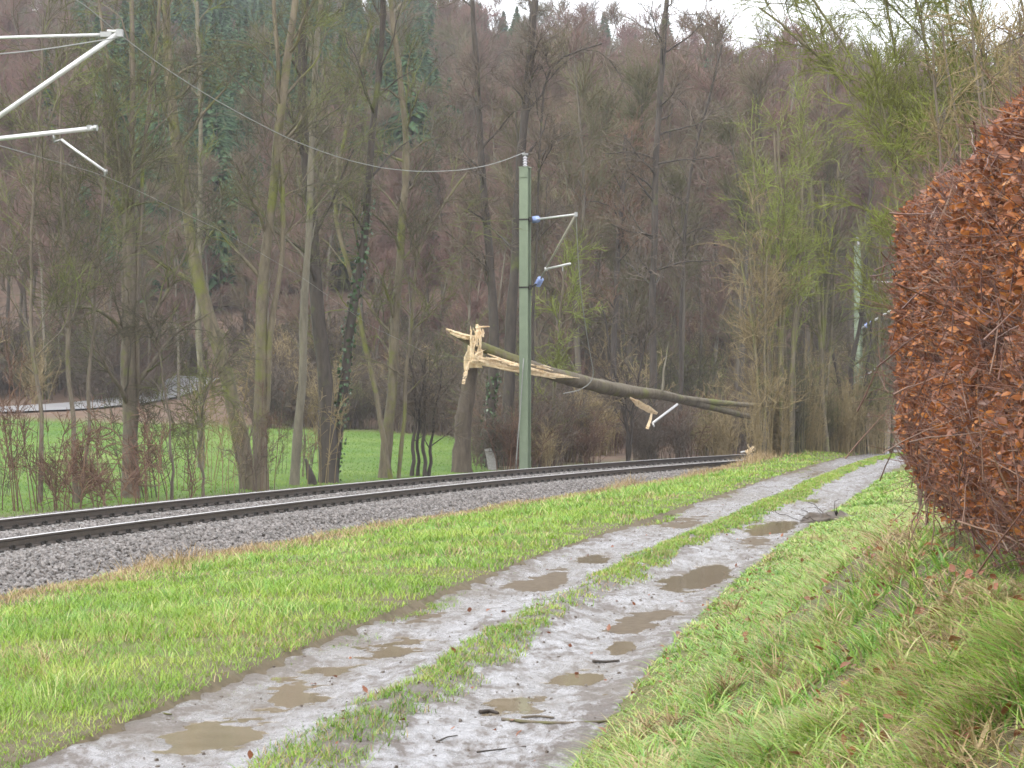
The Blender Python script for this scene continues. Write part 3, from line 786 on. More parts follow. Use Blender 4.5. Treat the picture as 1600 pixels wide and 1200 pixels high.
# ------------------------------------------------------------------ trees
def spawn(P, R, n, t0, t1, l0, l1, ang, up, K, wob, rs, rmin, r, droop=0.0, shrink=0.55, taper=0.2):
    """n side shoots on each of the lines P: returns their lines and radii"""
    Np, KP, _ = P.shape
    ix = np.repeat(np.arange(Np), n); t = r.uniform(t0, t1, len(ix))
    f = t * (KP - 1); i = np.clip(np.floor(f).astype(int), 0, KP - 2); fr = (f - i)[:, None]
    pos = lerp(P[ix, i], P[ix, i + 1], fr); T = unit(P[ix, i + 1] - P[ix, i]); rad = lerp(R[ix, i], R[ix, i + 1], fr[:, 0])
    rnd = unit(r.normal(size=pos.shape)); perp = unit(rnd - (rnd * T).sum(-1, keepdims=True) * T)
    a = r.uniform(ang[0], ang[1], len(ix))[:, None]
    D = unit(np.cos(a) * T + np.sin(a) * perp + np.array([0, 0, up]))
    L = r.uniform(l0, l1, len(ix)) * (1 - shrink * t)
    pts = [pos]
    for k in range(K - 1):
        D = unit(D + r.normal(size=D.shape) * wob + np.array([0, 0, -droop]))
        pts.append(pts[-1] + D * (L / (K - 1))[:, None])
    Q = np.stack(pts, 1)
    R2 = np.maximum((rad * rs)[:, None] * np.linspace(1, taper, K)[None], rmin)
    return Q, R2

def grow(trunks, r, limbs=12, l_len=(2.0, 4.5), l_ang=(0.5, 1.1), l_up=0.35, t0=0.3, br=8, tw=8, tl=3, rmin=0.0055, droop=0.03, scale=1.0, wob=0.14):
    """trunks: list of (points, radii). returns wood buffer and twig buffer"""
    wood, fine = Buf(), Buf()
    for P, R in trunks:
        tubes(wood, P, R, 9)
        P, R = P[None], R[None]
        Q1, R1 = spawn(P, R, limbs, t0, 0.99, l_len[0], l_len[1], l_ang, l_up, 9, wob, 0.42, rmin * 2, r, 0.0, 0.4)
        tubes(wood, Q1, R1, 5)
        Q2, R2 = spawn(Q1, R1, br, 0.15, 1.0, 0.8 * scale, 2.1 * scale, (0.35, 1.0), 0.12, 6, wob * 1.2, 0.5, rmin * 1.3, r, droop, 0.45)
        tubes(fine, Q2, R2, 4)
        if tw:
            Q3, R3 = spawn(Q2, R2, tw, 0.1, 1.0, 0.35 * scale, 1.0 * scale, (0.3, 1.0), 0.1, 4, 0.2, 0.6, rmin, r, droop, 0.4)
            tubes(fine, Q3, R3, 3)
            if tl:
                Q4, R4 = spawn(Q3, R3, tl, 0.2, 1.0, 0.15 * scale, 0.5 * scale, (0.3, 0.9), 0.1, 3, 0.2, 0.7, rmin * 0.8, r, droop, 0.3)
                tubes(fine, Q4, R4, 3)
    return wood, fine

def trunk_line(pts, Y, w0, w1, top=None, dY=0.0, seed=0, n=22, flare=1.35):
    """standing trunk through the points where the photograph shows it (px, py), at distance Y; w: width in px at foot and top"""
    r = np.random.default_rng(seed)
    P = [img(px, py, Y + dY * k / max(1, len(pts) - 1)) for k, (px, py) in enumerate(pts)]
    P[0][2] = min(P[0][2], float(ground_z(P[0][0], P[0][1]))) - 0.15
    if top:
        d = unit(P[-1] - P[-2]); d = unit(d + np.array([0, 0, 0.6]))
        while P[-1][2] < top: P.append(P[-1] + d * 2.0)
    L = smooth_line(P, n)
    L[2:] += np.cumsum(r.normal(0, 0.02, L[2:].shape), axis=0) * [1, 1, 0]
    t = np.linspace(0, 1, n)
    px2m = 0.88 * Y / F / 2
    R = lerp(w0 * px2m, w1 * px2m, t ** 0.8) * (1 + (flare - 1) * np.exp(-t * n / 1.6)) * (1 + 0.06 * r.normal(size=n))
    return L, np.maximum(R, 0.012)

def ivy_on(P, R, t0, t1, n, r, size=0.09):
    f = r.uniform(t0, t1, n) * (len(P) - 1); i = np.clip(f.astype(int), 0, len(P) - 2); fr = (f - i)[:, None]
    c = lerp(P[i], P[i + 1], fr); rad = lerp(R[i], R[i + 1], fr[:, 0])
    d = unit(r.normal(size=c.shape) * [1, 1, 0.4])
    c = c + d * (rad + 0.03 + 0.10 * r.random(n))[:, None]
    a = unit(np.cross(d, r.normal(size=d.shape))); b = unit(np.cross(d, a) + 0.5 * d)
    s = (size * (0.6 + 0.8 * r.random(n)))[:, None]
    V = np.stack([c - a * s * .5, c - b * s * .6, c + a * s * .5, c + b * s * .6], 1).reshape(-1, 3)
    k = np.arange(n)[:, None] * 4
    bu = Buf(); bu.add(V, np.concatenate([k, k + 1, k + 2, k + 3], 1)); return bu

def make_tree(name, label, trunks, seed, wood_m, twig_m, group=None, ivy=None, cat='tree', **kw):
    r = np.random.default_rng(seed)
    base = trunks[0][0][0]
    t = thing(name, label, cat, tuple(base), group)
    wood, fine = grow(trunks, r, **kw)
    obj('trunk', wood.mesh('trunk', M[wood_m], base), t)
    obj('crown', fine.mesh('crown', M[twig_m], base), t)
    if ivy:
        P, R = trunks[ivy[0]]
        obj('ivy', ivy_on(P, R, ivy[1], ivy[2], ivy[3], r).mesh('ivy', M['ivy'], base, smooth=False), t)
    return t

TL = trunk_line
G = 'bare trees lining the far side of the track'
make_tree('sapling', 'thin dark sapling standing leftmost behind the track', [TL([(62, 778), (66, 690), (60, 600), (52, 520), (48, 420), (56, 300)], 53, 9, 3, 9)], 11, 'bark_brown', 'twig_moss', G, limbs=16, l_len=(1.2, 3.0), t0=0.25, br=6, tw=5, tl=2)
make_tree('sapling', 'thin mossy sapling between the leftmost sapling and the stout forked tree', [TL([(118, 780), (116, 690), (108, 600), (112, 480), (100, 330)], 54, 10, 4, 9), TL([(120, 778), (138, 690), (142, 590), (150, 470), (160, 320)], 54.4, 8, 3, 8.5)], 12, 'bark_brown', 'twig_moss', G, limbs=13, l_len=(1.2, 3.0), t0=0.3, br=6, tw=5, tl=2)
make_tree('alder_tree', 'stout straight tree left of the leaning trunk, splitting into upright limbs', [TL([(204, 775), (202, 640), (204, 520), (205, 400), (204, 290)], 57, 27, 21, None, n=16), TL([(204, 292), (192, 240), (178, 170), (168, 80), (150, 0)], 57, 9, 5, 13, flare=1), TL([(206, 292), (208, 200), (212, 100), (205, 0)], 57, 13, 8, 14, flare=1), TL([(208, 290), (224, 235), (238, 160), (246, 60)], 57, 9, 5, 13, flare=1)], 13, 'bark_brown', 'twig_moss', G, limbs=11, l_len=(2.0, 4.2), t0=0.3, br=6, tw=6, tl=2, l_up=0.25)
make_tree('leaning_tree', 'thick trunk leaning left, green with moss on its lower half', [TL([(392, 768), (380, 700), (362, 620), (335, 520), (310, 430), (292, 330), (275, 210), (264, 90), (258, 0)], 63, 29, 12, 15)], 14, 'bark_moss', 'twig_moss', G, limbs=17, l_len=(1.8, 4.2), t0=0.28, br=6, tw=6, tl=2, l_up=0.15)
make_tree('leaning_tree', 'upright mossy tree beside the leaning trunk, forked above its middle', [TL([(408, 765), (406, 680), (405, 580), (412, 470), (424, 330), (438, 200), (452, 90), (462, 0)], 62.3, 25, 10, 15), TL([(405, 590), (424, 520), (440, 430), (446, 330), (440, 220), (432, 100)], 62.3, 12, 7, 13, flare=1)], 15, 'bark_moss', 'twig_moss', G, limbs=14, l_len=(1.8, 4.0), t0=0.3, br=6, tw=6, tl=2, l_up=0.15)
make_tree('slender_tree', 'slender pale grey trunk standing just left of the ivy covered tree', [TL([(459, 762), (464, 690), (472, 590), (479, 470), (484, 350), (490, 210), (492, 90), (500, 0)], 66, 16, 8, 15)], 16, 'bark_grey', 'twig_moss', G, limbs=14, l_len=(1.6, 3.6), t0=0.4, br=6, tw=6, tl=2)
make_tree('ivy_tree', 'dark forked tree with an ivy covered right stem', [TL([(514, 760), (512, 690), (508, 600), (500, 500), (492, 380), (480, 250), (468, 100), (476, 0)], 69, 32, 10, 15), TL([(520, 700), (532, 630), (545, 540), (560, 450), (574, 340), (584, 200), (596, 50)], 69.3, 20, 9, 14, flare=1)], 17, 'bark_dark', 'twig_moss', G, ivy=(1, 0.0, 0.55, 560), limbs=14, l_len=(1.8, 4.0), t0=0.35, br=6, tw=6, tl=2)
make_tree('spreading_tree', 'mossy tree with long limbs spreading right, left of the snapped stump', [TL([(599, 756), (606, 670), (614, 590), (622, 480), (626, 380), (640, 250), (622, 110), (610, 0)], 73, 20, 9, 14), TL([(622, 450), (655, 380), (690, 320), (730, 270)], 73, 8, 4, flare=1), TL([(612, 600), (560, 470), (520, 330), (545, 170), (580, 40)], 72.5, 10, 6, 13, flare=1)], 18, 'bark_moss', 'twig_moss', G, limbs=13, l_len=(1.6, 3.8), t0=0.25, br=6, tw=6, tl=2, l_up=0.1)
make_tree('shrub', 'small clump of dark stems between the mossy tree and the snapped stump', [TL([(642, 752), (648, 690), (652, 640), (640, 560)], 75, 8, 3), TL([(652, 752), (654, 700), (656, 650), (665, 560)], 75.2, 7, 3), TL([(664, 751), (663, 690), (666, 640), (660, 570)], 75.1, 8, 3), TL([(668, 750), (676, 690), (680, 650), (690, 580)], 75.3, 7, 3)], 19, 'bark_dark', 'twig_brown', None, cat='shrub', limbs=9, l_len=(0.6, 1.6), t0=0.3, br=5, tw=6, tl=0, scale=0.6)
make_tree('ivy_tree', 'thin dark trunk bending behind the mast, ivy at its foot', [TL([(772, 745), (762, 690), (768, 600), (778, 520), (768, 430), (760, 330), (750, 200), (742, 80), (738, 0)], 84, 22, 8, 16)], 20, 'bark_dark', 'twig_brown', G, ivy=(0, 0.0, 0.22, 420), limbs=12, l_len=(1.2, 3.2), t0=0.35, br=7, tw=7, tl=1, rmin=0.009)
make_tree('tall_tree', 'tall dark trunk rising behind the mast beyond the picture top', [TL([(788, 742), (792, 650), (800, 520), (806, 400), (815, 260), (822, 140), (836, 0)], 87, 22, 13, 17), TL([(826, 106), (850, 88), (885, 84), (915, 78), (940, 68)], 87, 7, 3, flare=1)], 21, 'bark_dark', 'twig_brown', G, limbs=11, l_len=(1.4, 3.4), t0=0.4, br=7, tw=7, tl=1, rmin=0.009)
make_tree('tall_tree', 'tall dark trunk standing above the middle of the fallen trunk', [TL([(1018, 705), (1020, 600), (1021, 480), (1024, 330), (1028, 200), (1034, 90), (1042, 0)], 99, 15, 9, 18)], 22, 'bark_dark', 'twig_brown', G, limbs=18, l_len=(1.8, 4.4), t0=0.35, br=7, tw=7, tl=1, rmin=0.01, l_ang=(0.9, 1.4), l_up=0.05)
make_tree('slender_tree', 'slender dark tree leaning right beside the tall trunk above the fallen tree', [TL([(1062, 705), (1064, 560), (1068, 400), (1078, 280), (1092, 200), (1112, 140), (1128, 70)], 103, 8, 4, 17)], 23, 'bark_dark', 'twig_brown', G, limbs=13, l_len=(1.4, 3.4), t0=0.4, br=7, tw=6, tl=1, rmin=0.01)
make_tree('slender_tree', 'short dark trunk in the wood between mast and tall trunk', [TL([(958, 705), (960, 560), (966, 400), (974, 280), (978, 210)], 112, 13, 7, 14)], 24, 'bark_dark', 'twig_red', G, limbs=13, l_len=(1.4, 3.4), t0=0.4, br=8, tw=7, tl=1, rmin=0.012)
make_tree('sapling', 'forked sapling under the fallen trunk', [TL([(982, 715), (980, 660), (970, 610), (955, 560), (940, 470)], 93, 8, 3), TL([(982, 700), (990, 640), (1005, 560), (1012, 480)], 93, 6, 2, flare=1)], 25, 'bark_dark', 'twig_brown', None, limbs=10, l_len=(0.7, 1.9), t0=0.2, br=6, tw=6, tl=0, scale=0.7, rmin=0.009)
make_tree('sapling', 'mossy sapling just right of the mast, its twigs yellow green', [TL([(868, 720), (866, 640), (874, 540), (880, 440)], 90, 8, 3, 8)], 26, 'bark_moss', 'twig_bright', None, limbs=12, l_len=(0.8, 2.0), t0=0.2, br=7, tw=7, tl=1, scale=0.8, rmin=0.009)
make_tree('slender_tree', 'grey trunk half hidden behind the leaning trunk of the left tree group', [TL([(315, 740), (313, 600), (312, 420), (316, 250), (310, 100)], 76, 12, 7, 14)], 27, 'bark_grey', 'twig_moss', G, limbs=12, l_len=(1.4, 3.4), t0=0.35, br=7, tw=7, tl=1, rmin=0.008)
make_tree('sapling', 'slim sapling with drooping twigs in front of the meadow, right of the stout tree', [TL([(268, 770), (270, 690), (262, 620), (250, 560), (235, 500)], 56, 6, 2), TL([(318, 768), (315, 700), (320, 630), (335, 560)], 57, 6, 2)], 28, 'bark_brown', 'twig_moss', None, limbs=12, l_len=(0.6, 1.8), t0=0.2, br=6, tw=6, tl=1, droop=0.12, scale=0.7)

# thicket between track and path
TH = 'tall shrubs of the thicket at the bend'
def clump_stems(px, Y, n, hpx, seed, spread=14, w=(7, 3), lean=30):
    r = np.random.default_rng(seed); out = []
    for k in range(n):
        x0 = px + r.normal(0, spread * 0.35); dx = r.normal(0, lean); top = hpx + r.uniform(0, 90)
        yb = YH + (EYE - float(ground_z((px - 800) / F * Y, Y))) * F / Y + 4
        pts = [(x0 + dx * (t ** 1.4) + r.normal(0, 2), lerp(yb, top, t)) for t in (0, 0.2, 0.4, 0.6, 0.8, 1.0)]
        out.append(TL(pts, Y + r.normal(0, 0.5), r.uniform(0.7, 1.2) * w[0], w[1], None, seed=seed + k, n=14, flare=1.1))
    return out
make_tree('shrub', 'leftmost tall mossy shrub of the thicket, where the fallen trunk ends', clump_stems(1196, 82, 6, 330, 31), 31, 'bark_moss', 'twig_straw', TH, cat='shrub', limbs=6, l_len=(0.8, 2.2), t0=0.2, br=5, tw=4, tl=1, l_ang=(0.25, 0.7), rmin=0.007)
make_tree('shrub', 'tallest yellow green shrub of the thicket, its stems reaching highest', clump_stems(1228, 83, 7, 150, 32, 18, (10, 4), 30), 32, 'bark_moss', 'twig_bright', TH, cat='shrub', limbs=7, l_len=(1.0, 2.6), t0=0.3, br=6, tw=5, tl=1, l_ang=(0.25, 0.7), rmin=0.007)
make_tree('shrub', 'mossy many stemmed shrub in the middle of the thicket', clump_stems(1285, 86, 7, 220, 33, 20, (9, 4), 30), 33, 'bark_moss', 'twig_moss', TH, cat='shrub', limbs=6, l_len=(0.9, 2.4), t0=0.3, br=5, tw=5, tl=1, l_ang=(0.25, 0.7), rmin=0.007)
make_tree('shrub', 'dark forked stems at the right of the thicket in front of the distant mast', [TL([(1340, 705), (1330, 640), (1326, 600), (1345, 510), (1354, 430), (1357, 340), (1362, 250)], 89, 11, 5), TL([(1352, 705), (1348, 650), (1355, 590), (1362, 500)], 89.4, 9, 4), TL([(1336, 705), (1316, 620), (1300, 540), (1296, 430)], 89.2, 8, 4)], 34, 'bark_dark', 'twig_moss', TH, cat='shrub', limbs=7, l_len=(0.8, 2.0), t0=0.3, br=5, tw=4, tl=0, rmin=0.007)
make_tree('shrub', 'rightmost shrub of the thicket, half hidden by the beech hedge', clump_stems(1384, 91, 6, 330, 35, 18, (8, 4), 34), 35, 'bark_moss', 'twig_moss', TH, cat='shrub', limbs=6, l_len=(0.9, 2.4), t0=0.25, br=5, tw=5, tl=0, rmin=0.007)

# mossy trees on the bank behind the hedge
make_tree('mossy_tree', 'mossy tree behind the hedge with limbs sweeping up and left against the sky', [TL([(1500, 700), (1490, 520), (1468, 380), (1440, 262), (1408, 215), (1360, 178), (1300, 105), (1245, 60), (1190, 12)], 29, 15, 4, n=26), TL([(1450, 300), (1425, 215), (1400, 140), (1392, 60), (1380, -40)], 29.3, 9, 4, flare=1), TL([(1442, 270), (1395, 180), (1340, 105), (1290, 40), (1240, -60)], 28.6, 8, 4, flare=1), TL([(1462, 360), (1470, 230), (1455, 120), (1430, 20), (1420, -80)], 29.5, 9, 4, flare=1)], 41, 'bark_moss', 'twig_bright', None, limbs=19, l_len=(0.6, 1.8), l_ang=(0.3, 0.8), l_up=0.15, t0=0.3, br=8, tw=6, tl=2, scale=0.42, rmin=0.003)
make_tree('mossy_tree', 'second mossy tree behind the hedge at the upper right corner', [TL([(1600, 700), (1590, 500), (1575, 330), (1560, 180), (1530, 60), (1500, -60)], 30, 14, 6, n=26), TL([(1580, 380), (1535, 250), (1500, 150), (1480, 40), (1470, -60)], 30.4, 9, 4, flare=1), TL([(1578, 360), (1600, 230), (1610, 110), (1590, -50)], 29.6, 10, 4, flare=1), TL([(1570, 280), (1530, 180), (1470, 95), (1400, 20), (1340, -50)], 29.8, 8, 3, flare=1)], 42, 'bark_moss', 'twig_bright', None, limbs=19, l_len=(0.6, 1.8), l_ang=(0.3, 0.8), l_up=0.15, t0=0.3, br=8, tw=6, tl=2, scale=0.42, rmin=0.003)
make_tree('brown_shrub', 'thin upright brown stems just behind the top of the hedge', [TL([(1480 + k * 22, 700), (1478 + k * 24, 450), (1470 + k * 26 + (k % 3) * 9, 250), (1462 + k * 30 - (k % 2) * 16, 60 - 20 * (k % 3))], 24 + 0.3 * k, 5, 2, n=14) for k in range(7)], 43, 'bark_brown', 'twig_straw', None, cat='shrub', limbs=8, l_len=(0.3, 0.9), t0=0.35, br=6, tw=6, tl=1, scale=0.3, rmin=0.003)

# reddish brambles beside the track
for k, (px, Y, lab) in enumerate([(108, 51, 'reddish bramble bush at the leftmost end of the far ballast edge'), (160, 52.5, 'tangled red brown bramble bush left of the stout tree foot'), (236, 55, 'low red brown bramble bush at the right of the stout tree foot')]):
    st = []
    r = np.random.default_rng(60 + k)
    for j in range(9):
        x0 = px + r.normal(0, 20); dx = r.normal(0, 22); hgt = r.uniform(40, 150)
        yb = YH + (EYE - float(ground_z((px - 800) / F * Y, Y))) * F / Y
        st.append(TL([(x0, yb), (x0 + dx * 0.4, yb - hgt * 0.5), (x0 + dx, yb - hgt), (x0 + dx * 1.6, yb - hgt * 0.95)], Y + r.normal(0, 0.5), 2.2, 1, None, seed=j, n=9, flare=1))
    make_tree('bramble_bush', lab, st, 70 + k, 'twig_red', 'twig_red', 'brambles along the far side of the track', cat='bush', limbs=5, l_len=(0.3, 0.9), t0=0.15, br=4, tw=3, tl=0, scale=0.35, rmin=0.005)

# ------------------------------------------------------------------ wood on the hillside
def far_tree(seed, H, spread, n_l, up, fine_r, br=7, tw=6, stems=1):
    r = np.random.default_rng(seed)
    tr = []
    for s_ in range(stems):
        p = np.array([[0, 0, -0.5], [r.normal(0, .3), r.normal(0, .3), H * .3], [r.normal(0, .6), r.normal(0, .6), H * .65], [r.normal(0, .9), r.normal(0, .9), H]])
        P = smooth_line(p, 14); R = np.linspace(0.16, 0.03, 14); tr.append((P, R))
    wood, fine = Buf(), Buf()
    for P, R in tr:
        tubes(wood, P, R, 5)
        Q1, R1 = spawn(P[None], R[None], n_l, 0.25, 0.98, spread * 0.7, spread * 1.3, (0.4, 0.9), up, 5, 0.15, 0.45, 0.02, r, 0, 0.5)
        tubes(wood, Q1, R1, 3)
        Q2, R2 = spawn(Q1, R1, br, 0.15, 1.0, 0.8, 2.2, (0.3, 0.9), 0.25, 4, 0.2, 0.5, fine_r, r, 0, 0.4)
        tubes(fine, Q2, R2, 3)
        Q3, R3 = spawn(Q2, R2, tw, 0.1, 1.0, 0.5, 1.4, (0.3, 0.9), 0.2, 3, 0.2, 0.8, fine_r * 0.8, r, 0, 0.3)
        tubes(fine, Q3, R3, 3)
    V = np.concatenate(wood.v + fine.v); nw = sum(len(q) for q in wood.q)
    qs = [*wood.q] + [q + wood.n for q in fine.q]
    qa = np.concatenate(qs)
    return build_mesh('far_tree', V, [qa], mats=[M['trunk_far'], M['wood_far']], mat_idx=(np.arange(len(qa)) >= nw).astype(int))
def spruce_parts(seed, H, rb):
    r = np.random.default_rng(seed)
    tr, cr = Buf(), Buf()
    tubes(tr, np.array([[0, 0, -0.5], [0, 0, H * .5], [0, 0, H]]), np.array([H * .014, H * .009, .02]), 6)
    n = int(85 * H)
    t = r.random(n) ** 0.8
    z = H * (0.12 + 0.88 * t); L = rb * (1 - t) ** 0.85 * r.uniform(0.55, 1.15, n) + 0.15
    az = r.random(n) * 6.283
    d = np.stack([np.cos(az), np.sin(az), 0 * az], -1); s = np.stack([-np.sin(az), np.cos(az), 0 * az], -1)
    base = np.c_[0 * z, 0 * z, z]
    w = (0.10 + 0.10 * L * r.random(n))
    mid = base + d * (L * .6)[:, None] + np.c_[0 * z, 0 * z, 0.12 * L - 0.1]
    tip = base + d * L[:, None] + np.c_[0 * z, 0 * z, -0.05 * L - 0.25 * L * r.random(n)]
    dn = np.c_[0 * z, 0 * z, -w * 0.9]
    V = np.stack([base, mid + s * w[:, None] + dn, tip, mid - s * w[:, None] + dn, mid], 1).reshape(-1, 3)
    k = np.arange(n)[:, None] * 5
    t3 = np.concatenate([np.c_[k, k + 1, k + 4], np.c_[k + 1, k + 2, k + 4], np.c_[k + 2, k + 3, k + 4], np.c_[k + 3, k, k + 4]])
    cr.add(V, None, t3)
    return tr, cr
FAR = [far_tree(600 + k, 14 + (k % 3) * 1.5, 2.3 + 0.3 * (k % 2), 16, 0.5, 0.017, 8, 9) for k in range(6)]
CON = []
for k in range(3):
    tr, cr = spruce_parts(650 + k, 17, 3.5)
    V = np.concatenate(tr.v + cr.v); qa = np.concatenate(tr.q); ta = np.concatenate(cr.t) + tr.n
    CON.append(build_mesh('far_conifer', V, [qa, ta], mats=[M['trunk_far'], M['conifer']], mat_idx=np.r_[np.zeros(len(qa)), np.ones(len(ta))].astype(int), smooth=False))
def wood():
    gx, gy = np.meshgrid(np.arange(-110, 110, 4.2), np.arange(98, 372, 4.2))
    X = gx.ravel() + rng.normal(0, 1.3, gx.size); Y = gy.ravel() + rng.normal(0, 1.3, gx.size)
    u = X / Y; q = q_of(X, Y)
    k = (u > -0.29) & (u < 0.27) & (q > 9) & (Y > hill_start(u) - 3 + 12 * (u < -0.03) + 4 * (u < -0.11))
    X, Y, u = X[k], Y[k], u[k]
    px = 800 + F * u
    pc = 0.95 * sstep(158, 190, Y) * sstep(60, 220, px) * (1 - sstep(640, 740, px)) + 0.62 * sstep(295, 320, Y) * sstep(450, 560, px) + 0.04 * sstep(200, 240, Y)
    pc = np.clip(pc, 0, 0.92) * sstep(0.15, 0.33, fbm(X * 0.05, Y * 0.05) + 0.06)
    con = rng.random(len(X)) < pc
    idx = np.where(con, 6 + rng.integers(0, 3, len(X)), rng.integers(0, 6, len(X)))
    s = np.where(con, rng.uniform(0.75, 1.15, len(X)), rng.uniform(0.75, 1.2, len(X)) * np.where(Y > 315, rng.uniform(0.7, 1.35, len(X)), 1.0) * np.where(u < -0.03, np.interp(Y, [125, 175], [0.62, 1.0]), 1.0))
    scatter('hillside_wood', np.c_[X, Y, ground_z(X, Y) - 0.2], rand_rot(len(X), 0.04), s, idx, FAR + CON, 'bare brown woodland with dark conifers covering the hillside', 'wood')
wood()
def bush(seed, H, n, mat, lo=0.05, hi=0.6):
    r = np.random.default_rng(seed); b = Buf()
    az = r.random(n) * 6.283; ln = r.uniform(lo, hi, n)
    P0 = np.c_[r.normal(0, 0.25, (n, 2)), np.full(n, -0.1)]
    s = np.linspace(0, 1, 6)[None]; L = (H * r.uniform(0.5, 1.1, n))[:, None]
    P = P0[:, None] + np.stack([np.cos(az)[:, None] * L * ln[:, None] * s ** 1.5, np.sin(az)[:, None] * L * ln[:, None] * s ** 1.5, L * s * (1 - 0.25 * ln[:, None] * s)], -1)
    R = np.linspace(0.016, 0.007, 6)[None].repeat(n, 0)
    tubes(b, P, R, 3)
    Q, RR = spawn(P, R, 7, 0.2, 1.0, 0.4, 1.2, (0.3, 1.0), 0.1, 4, 0.2, 0.8, 0.007, r, 0.03)
    tubes(b, Q, RR, 3)
    Q, RR = spawn(Q, RR, 3, 0.2, 1.0, 0.2, 0.6, (0.3, 1.0), 0.1, 3, 0.2, 0.8, 0.007, r, 0.03)
    tubes(b, Q, RR, 3)
    return b.mesh('bush', mat)
BUSH = [bush(700 + k, 2.2 + 0.5 * (k % 3), 22, M[('twig_brown', 'twig_straw', 'twig_moss', 'twig_red', 'twig_brown', 'twig_brown')[k]]) for k in range(6)]
SHOOT = [bush(720 + k, 3.6 + 0.7 * k, 20, M[('twig_straw', 'twig_straw', 'twig_moss')[k % 3]], 0.0, 0.16) for k in range(4)]
X = rng.uniform(-40, 34, 3000); Y = rng.uniform(60, 150, 3000); u = X / Y; q = q_of(X, Y)
k = (np.abs(u) < 0.27) & (q > 4.5) & (((u > -0.014) & (rng.random(3000) < np.interp(q, [4.5, 8, 30], [0.9, 0.7, 0.35]))) | ((u <= -0.014) & (Y > hill_start(u) - 1 + np.where((u < -0.11) & (u > -0.15), 22, np.where(u <= -0.15, 12, 0))) & (rng.random(3000) < 0.95)) | ((u <= -0.014) & (q < 9.5) & (rng.random(3000) < np.where(u < -0.12, 0.05, 0.012))))
X, Y, u = X[k], Y[k], u[k]
scatter('undergrowth', np.c_[X, Y, ground_z(X, Y)], rand_rot(len(X), 0.1), np.where(q[k] > 12, rng.uniform(0.9, 1.9, len(X)), rng.uniform(0.6, 1.25, len(X))), np.where((u < -0.014) & (q[k] < 12), rng.choice([0, 1, 2, 4], len(X)), rng.integers(0, 6, len(X))), BUSH, 'leafless brown undergrowth filling the wood floor behind the track', 'undergrowth')
# thin leafless saplings in front of the meadow
THIN = [bush(740 + k, 2.4 + 0.9 * k, 6, M[('twig_brown', 'twig_moss', 'twig_red', 'twig_straw')[k]], 0.0, 0.3) for k in range(4)]
av = rng.uniform(0.17, 0.33, 36); qv = 4.3 + 5.5 * rng.random(36) ** 1.5
Pv = tp(qv, av, 0.0); Pv[:, 2] = ground_z(Pv[:, 0], Pv[:, 1])
scatter('meadow_edge_scrub', Pv, rand_rot(36, 0.1), rng.uniform(0.5, 1.15, 36), rng.integers(0, 4, 36), THIN, 'thin leafless scrub standing between the far rail and the meadow', 'scrub')
# straw coloured shoots filling the thicket
px = rng.uniform(1180, 1400, 46); Y = np.interp(px, [1178, 1400], [81.5, 91]) + rng.normal(0, 0.6, 46); X = (px - 800) / F * Y
scatter('thicket_shoots', np.c_[X, Y, ground_z(X, Y)], rand_rot(46, 0.06), rng.uniform(0.35, 0.8, 46), rng.integers(0, 4, 46), SHOOT, 'straw coloured shoots and tall dead stems at the foot of the thicket', 'undergrowth')

# spruces that stand out on the skyline
NTH = ['leftmost spruce standing out on the skyline', 'second spruce from the left on the skyline', 'third spruce from the left on the skyline', 'tall spruce on the skyline just left of the tall dark trunk', 'left one of the two spruces on the skyline right of the tall dark trunk', 'right one of the two spruces on the skyline right of the tall dark trunk', 'spruce on the skyline behind the tall trunk above the fallen tree', 'rightmost spruce on the skyline, left of the mossy tree']
for k, (px, top, Y) in enumerate([(505, -10, 330), (592, 4, 335), (664, -18, 325), (722, 22, 330), (912, 26, 330), (944, 18, 334), (1040, 14, 328), (1216, 62, 330)]):
    b = img(px, 0, Y); b[2] = float(ground_z(b[0], b[1])) - 0.3
    H = EYE - (top - YH) / F * Y - b[2]
    tr, cr = spruce_parts(800 + k, H, 3.2 + 0.07 * H)
    t = thing('spruce_tree', NTH[k], 'tree', tuple(b), 'spruces on the skyline')
    obj('trunk', tr.mesh('trunk', M['trunk_far']), t); obj('crown', cr.mesh('crown', M['conifer'], smooth=False), t)

# ------------------------------------------------------------------ catenary masts and wires
def line(buf, pts, r, sides=6, n=None):
    P = smooth_line(pts, n) if n else np.asarray(pts, float)
    tubes(buf, P, np.full(len(P), r), sides, cap=True)
def ribbed(buf, a, b, r0, r1, ribs=5):
    a, b = np.asarray(a, float), np.asarray(b, float)
    t = np.linspace(0, 1, ribs * 4 + 1)
    P = a + (b - a) * t[:, None]; R = np.where(np.arange(len(t)) % 4 == 2, r1, r0)
    tubes(buf, P, R, 10, cap=True)
def hbeam(buf, base, h, w, ang, tf=0.025, tw=0.016):
    R = rotz(ang); c = np.asarray(base, float) + [0, 0, h / 2]
    for s_ in (-1, 1): box(buf, c + R @ np.array([0, s_ * (w / 2 - tf / 2), 0]), (w, tf, h), R)
    box(buf, c, (tw, w - 2 * tf - 0.004, h - 0.004), R)
def solve_a(px, q):
    lo, hi = 0.05, 0.6
    for _ in range(60):
        m = (lo + hi) / 2; p = tp(q, m, 0.0)
        if 800 + F * p[0] / p[1] < px: lo = m
        else: hi = m
    return (lo + hi) / 2
def part(name, buf, mat, parent, origin, smooth=True): return obj(name, buf.mesh(name, M[mat], origin, smooth), parent)

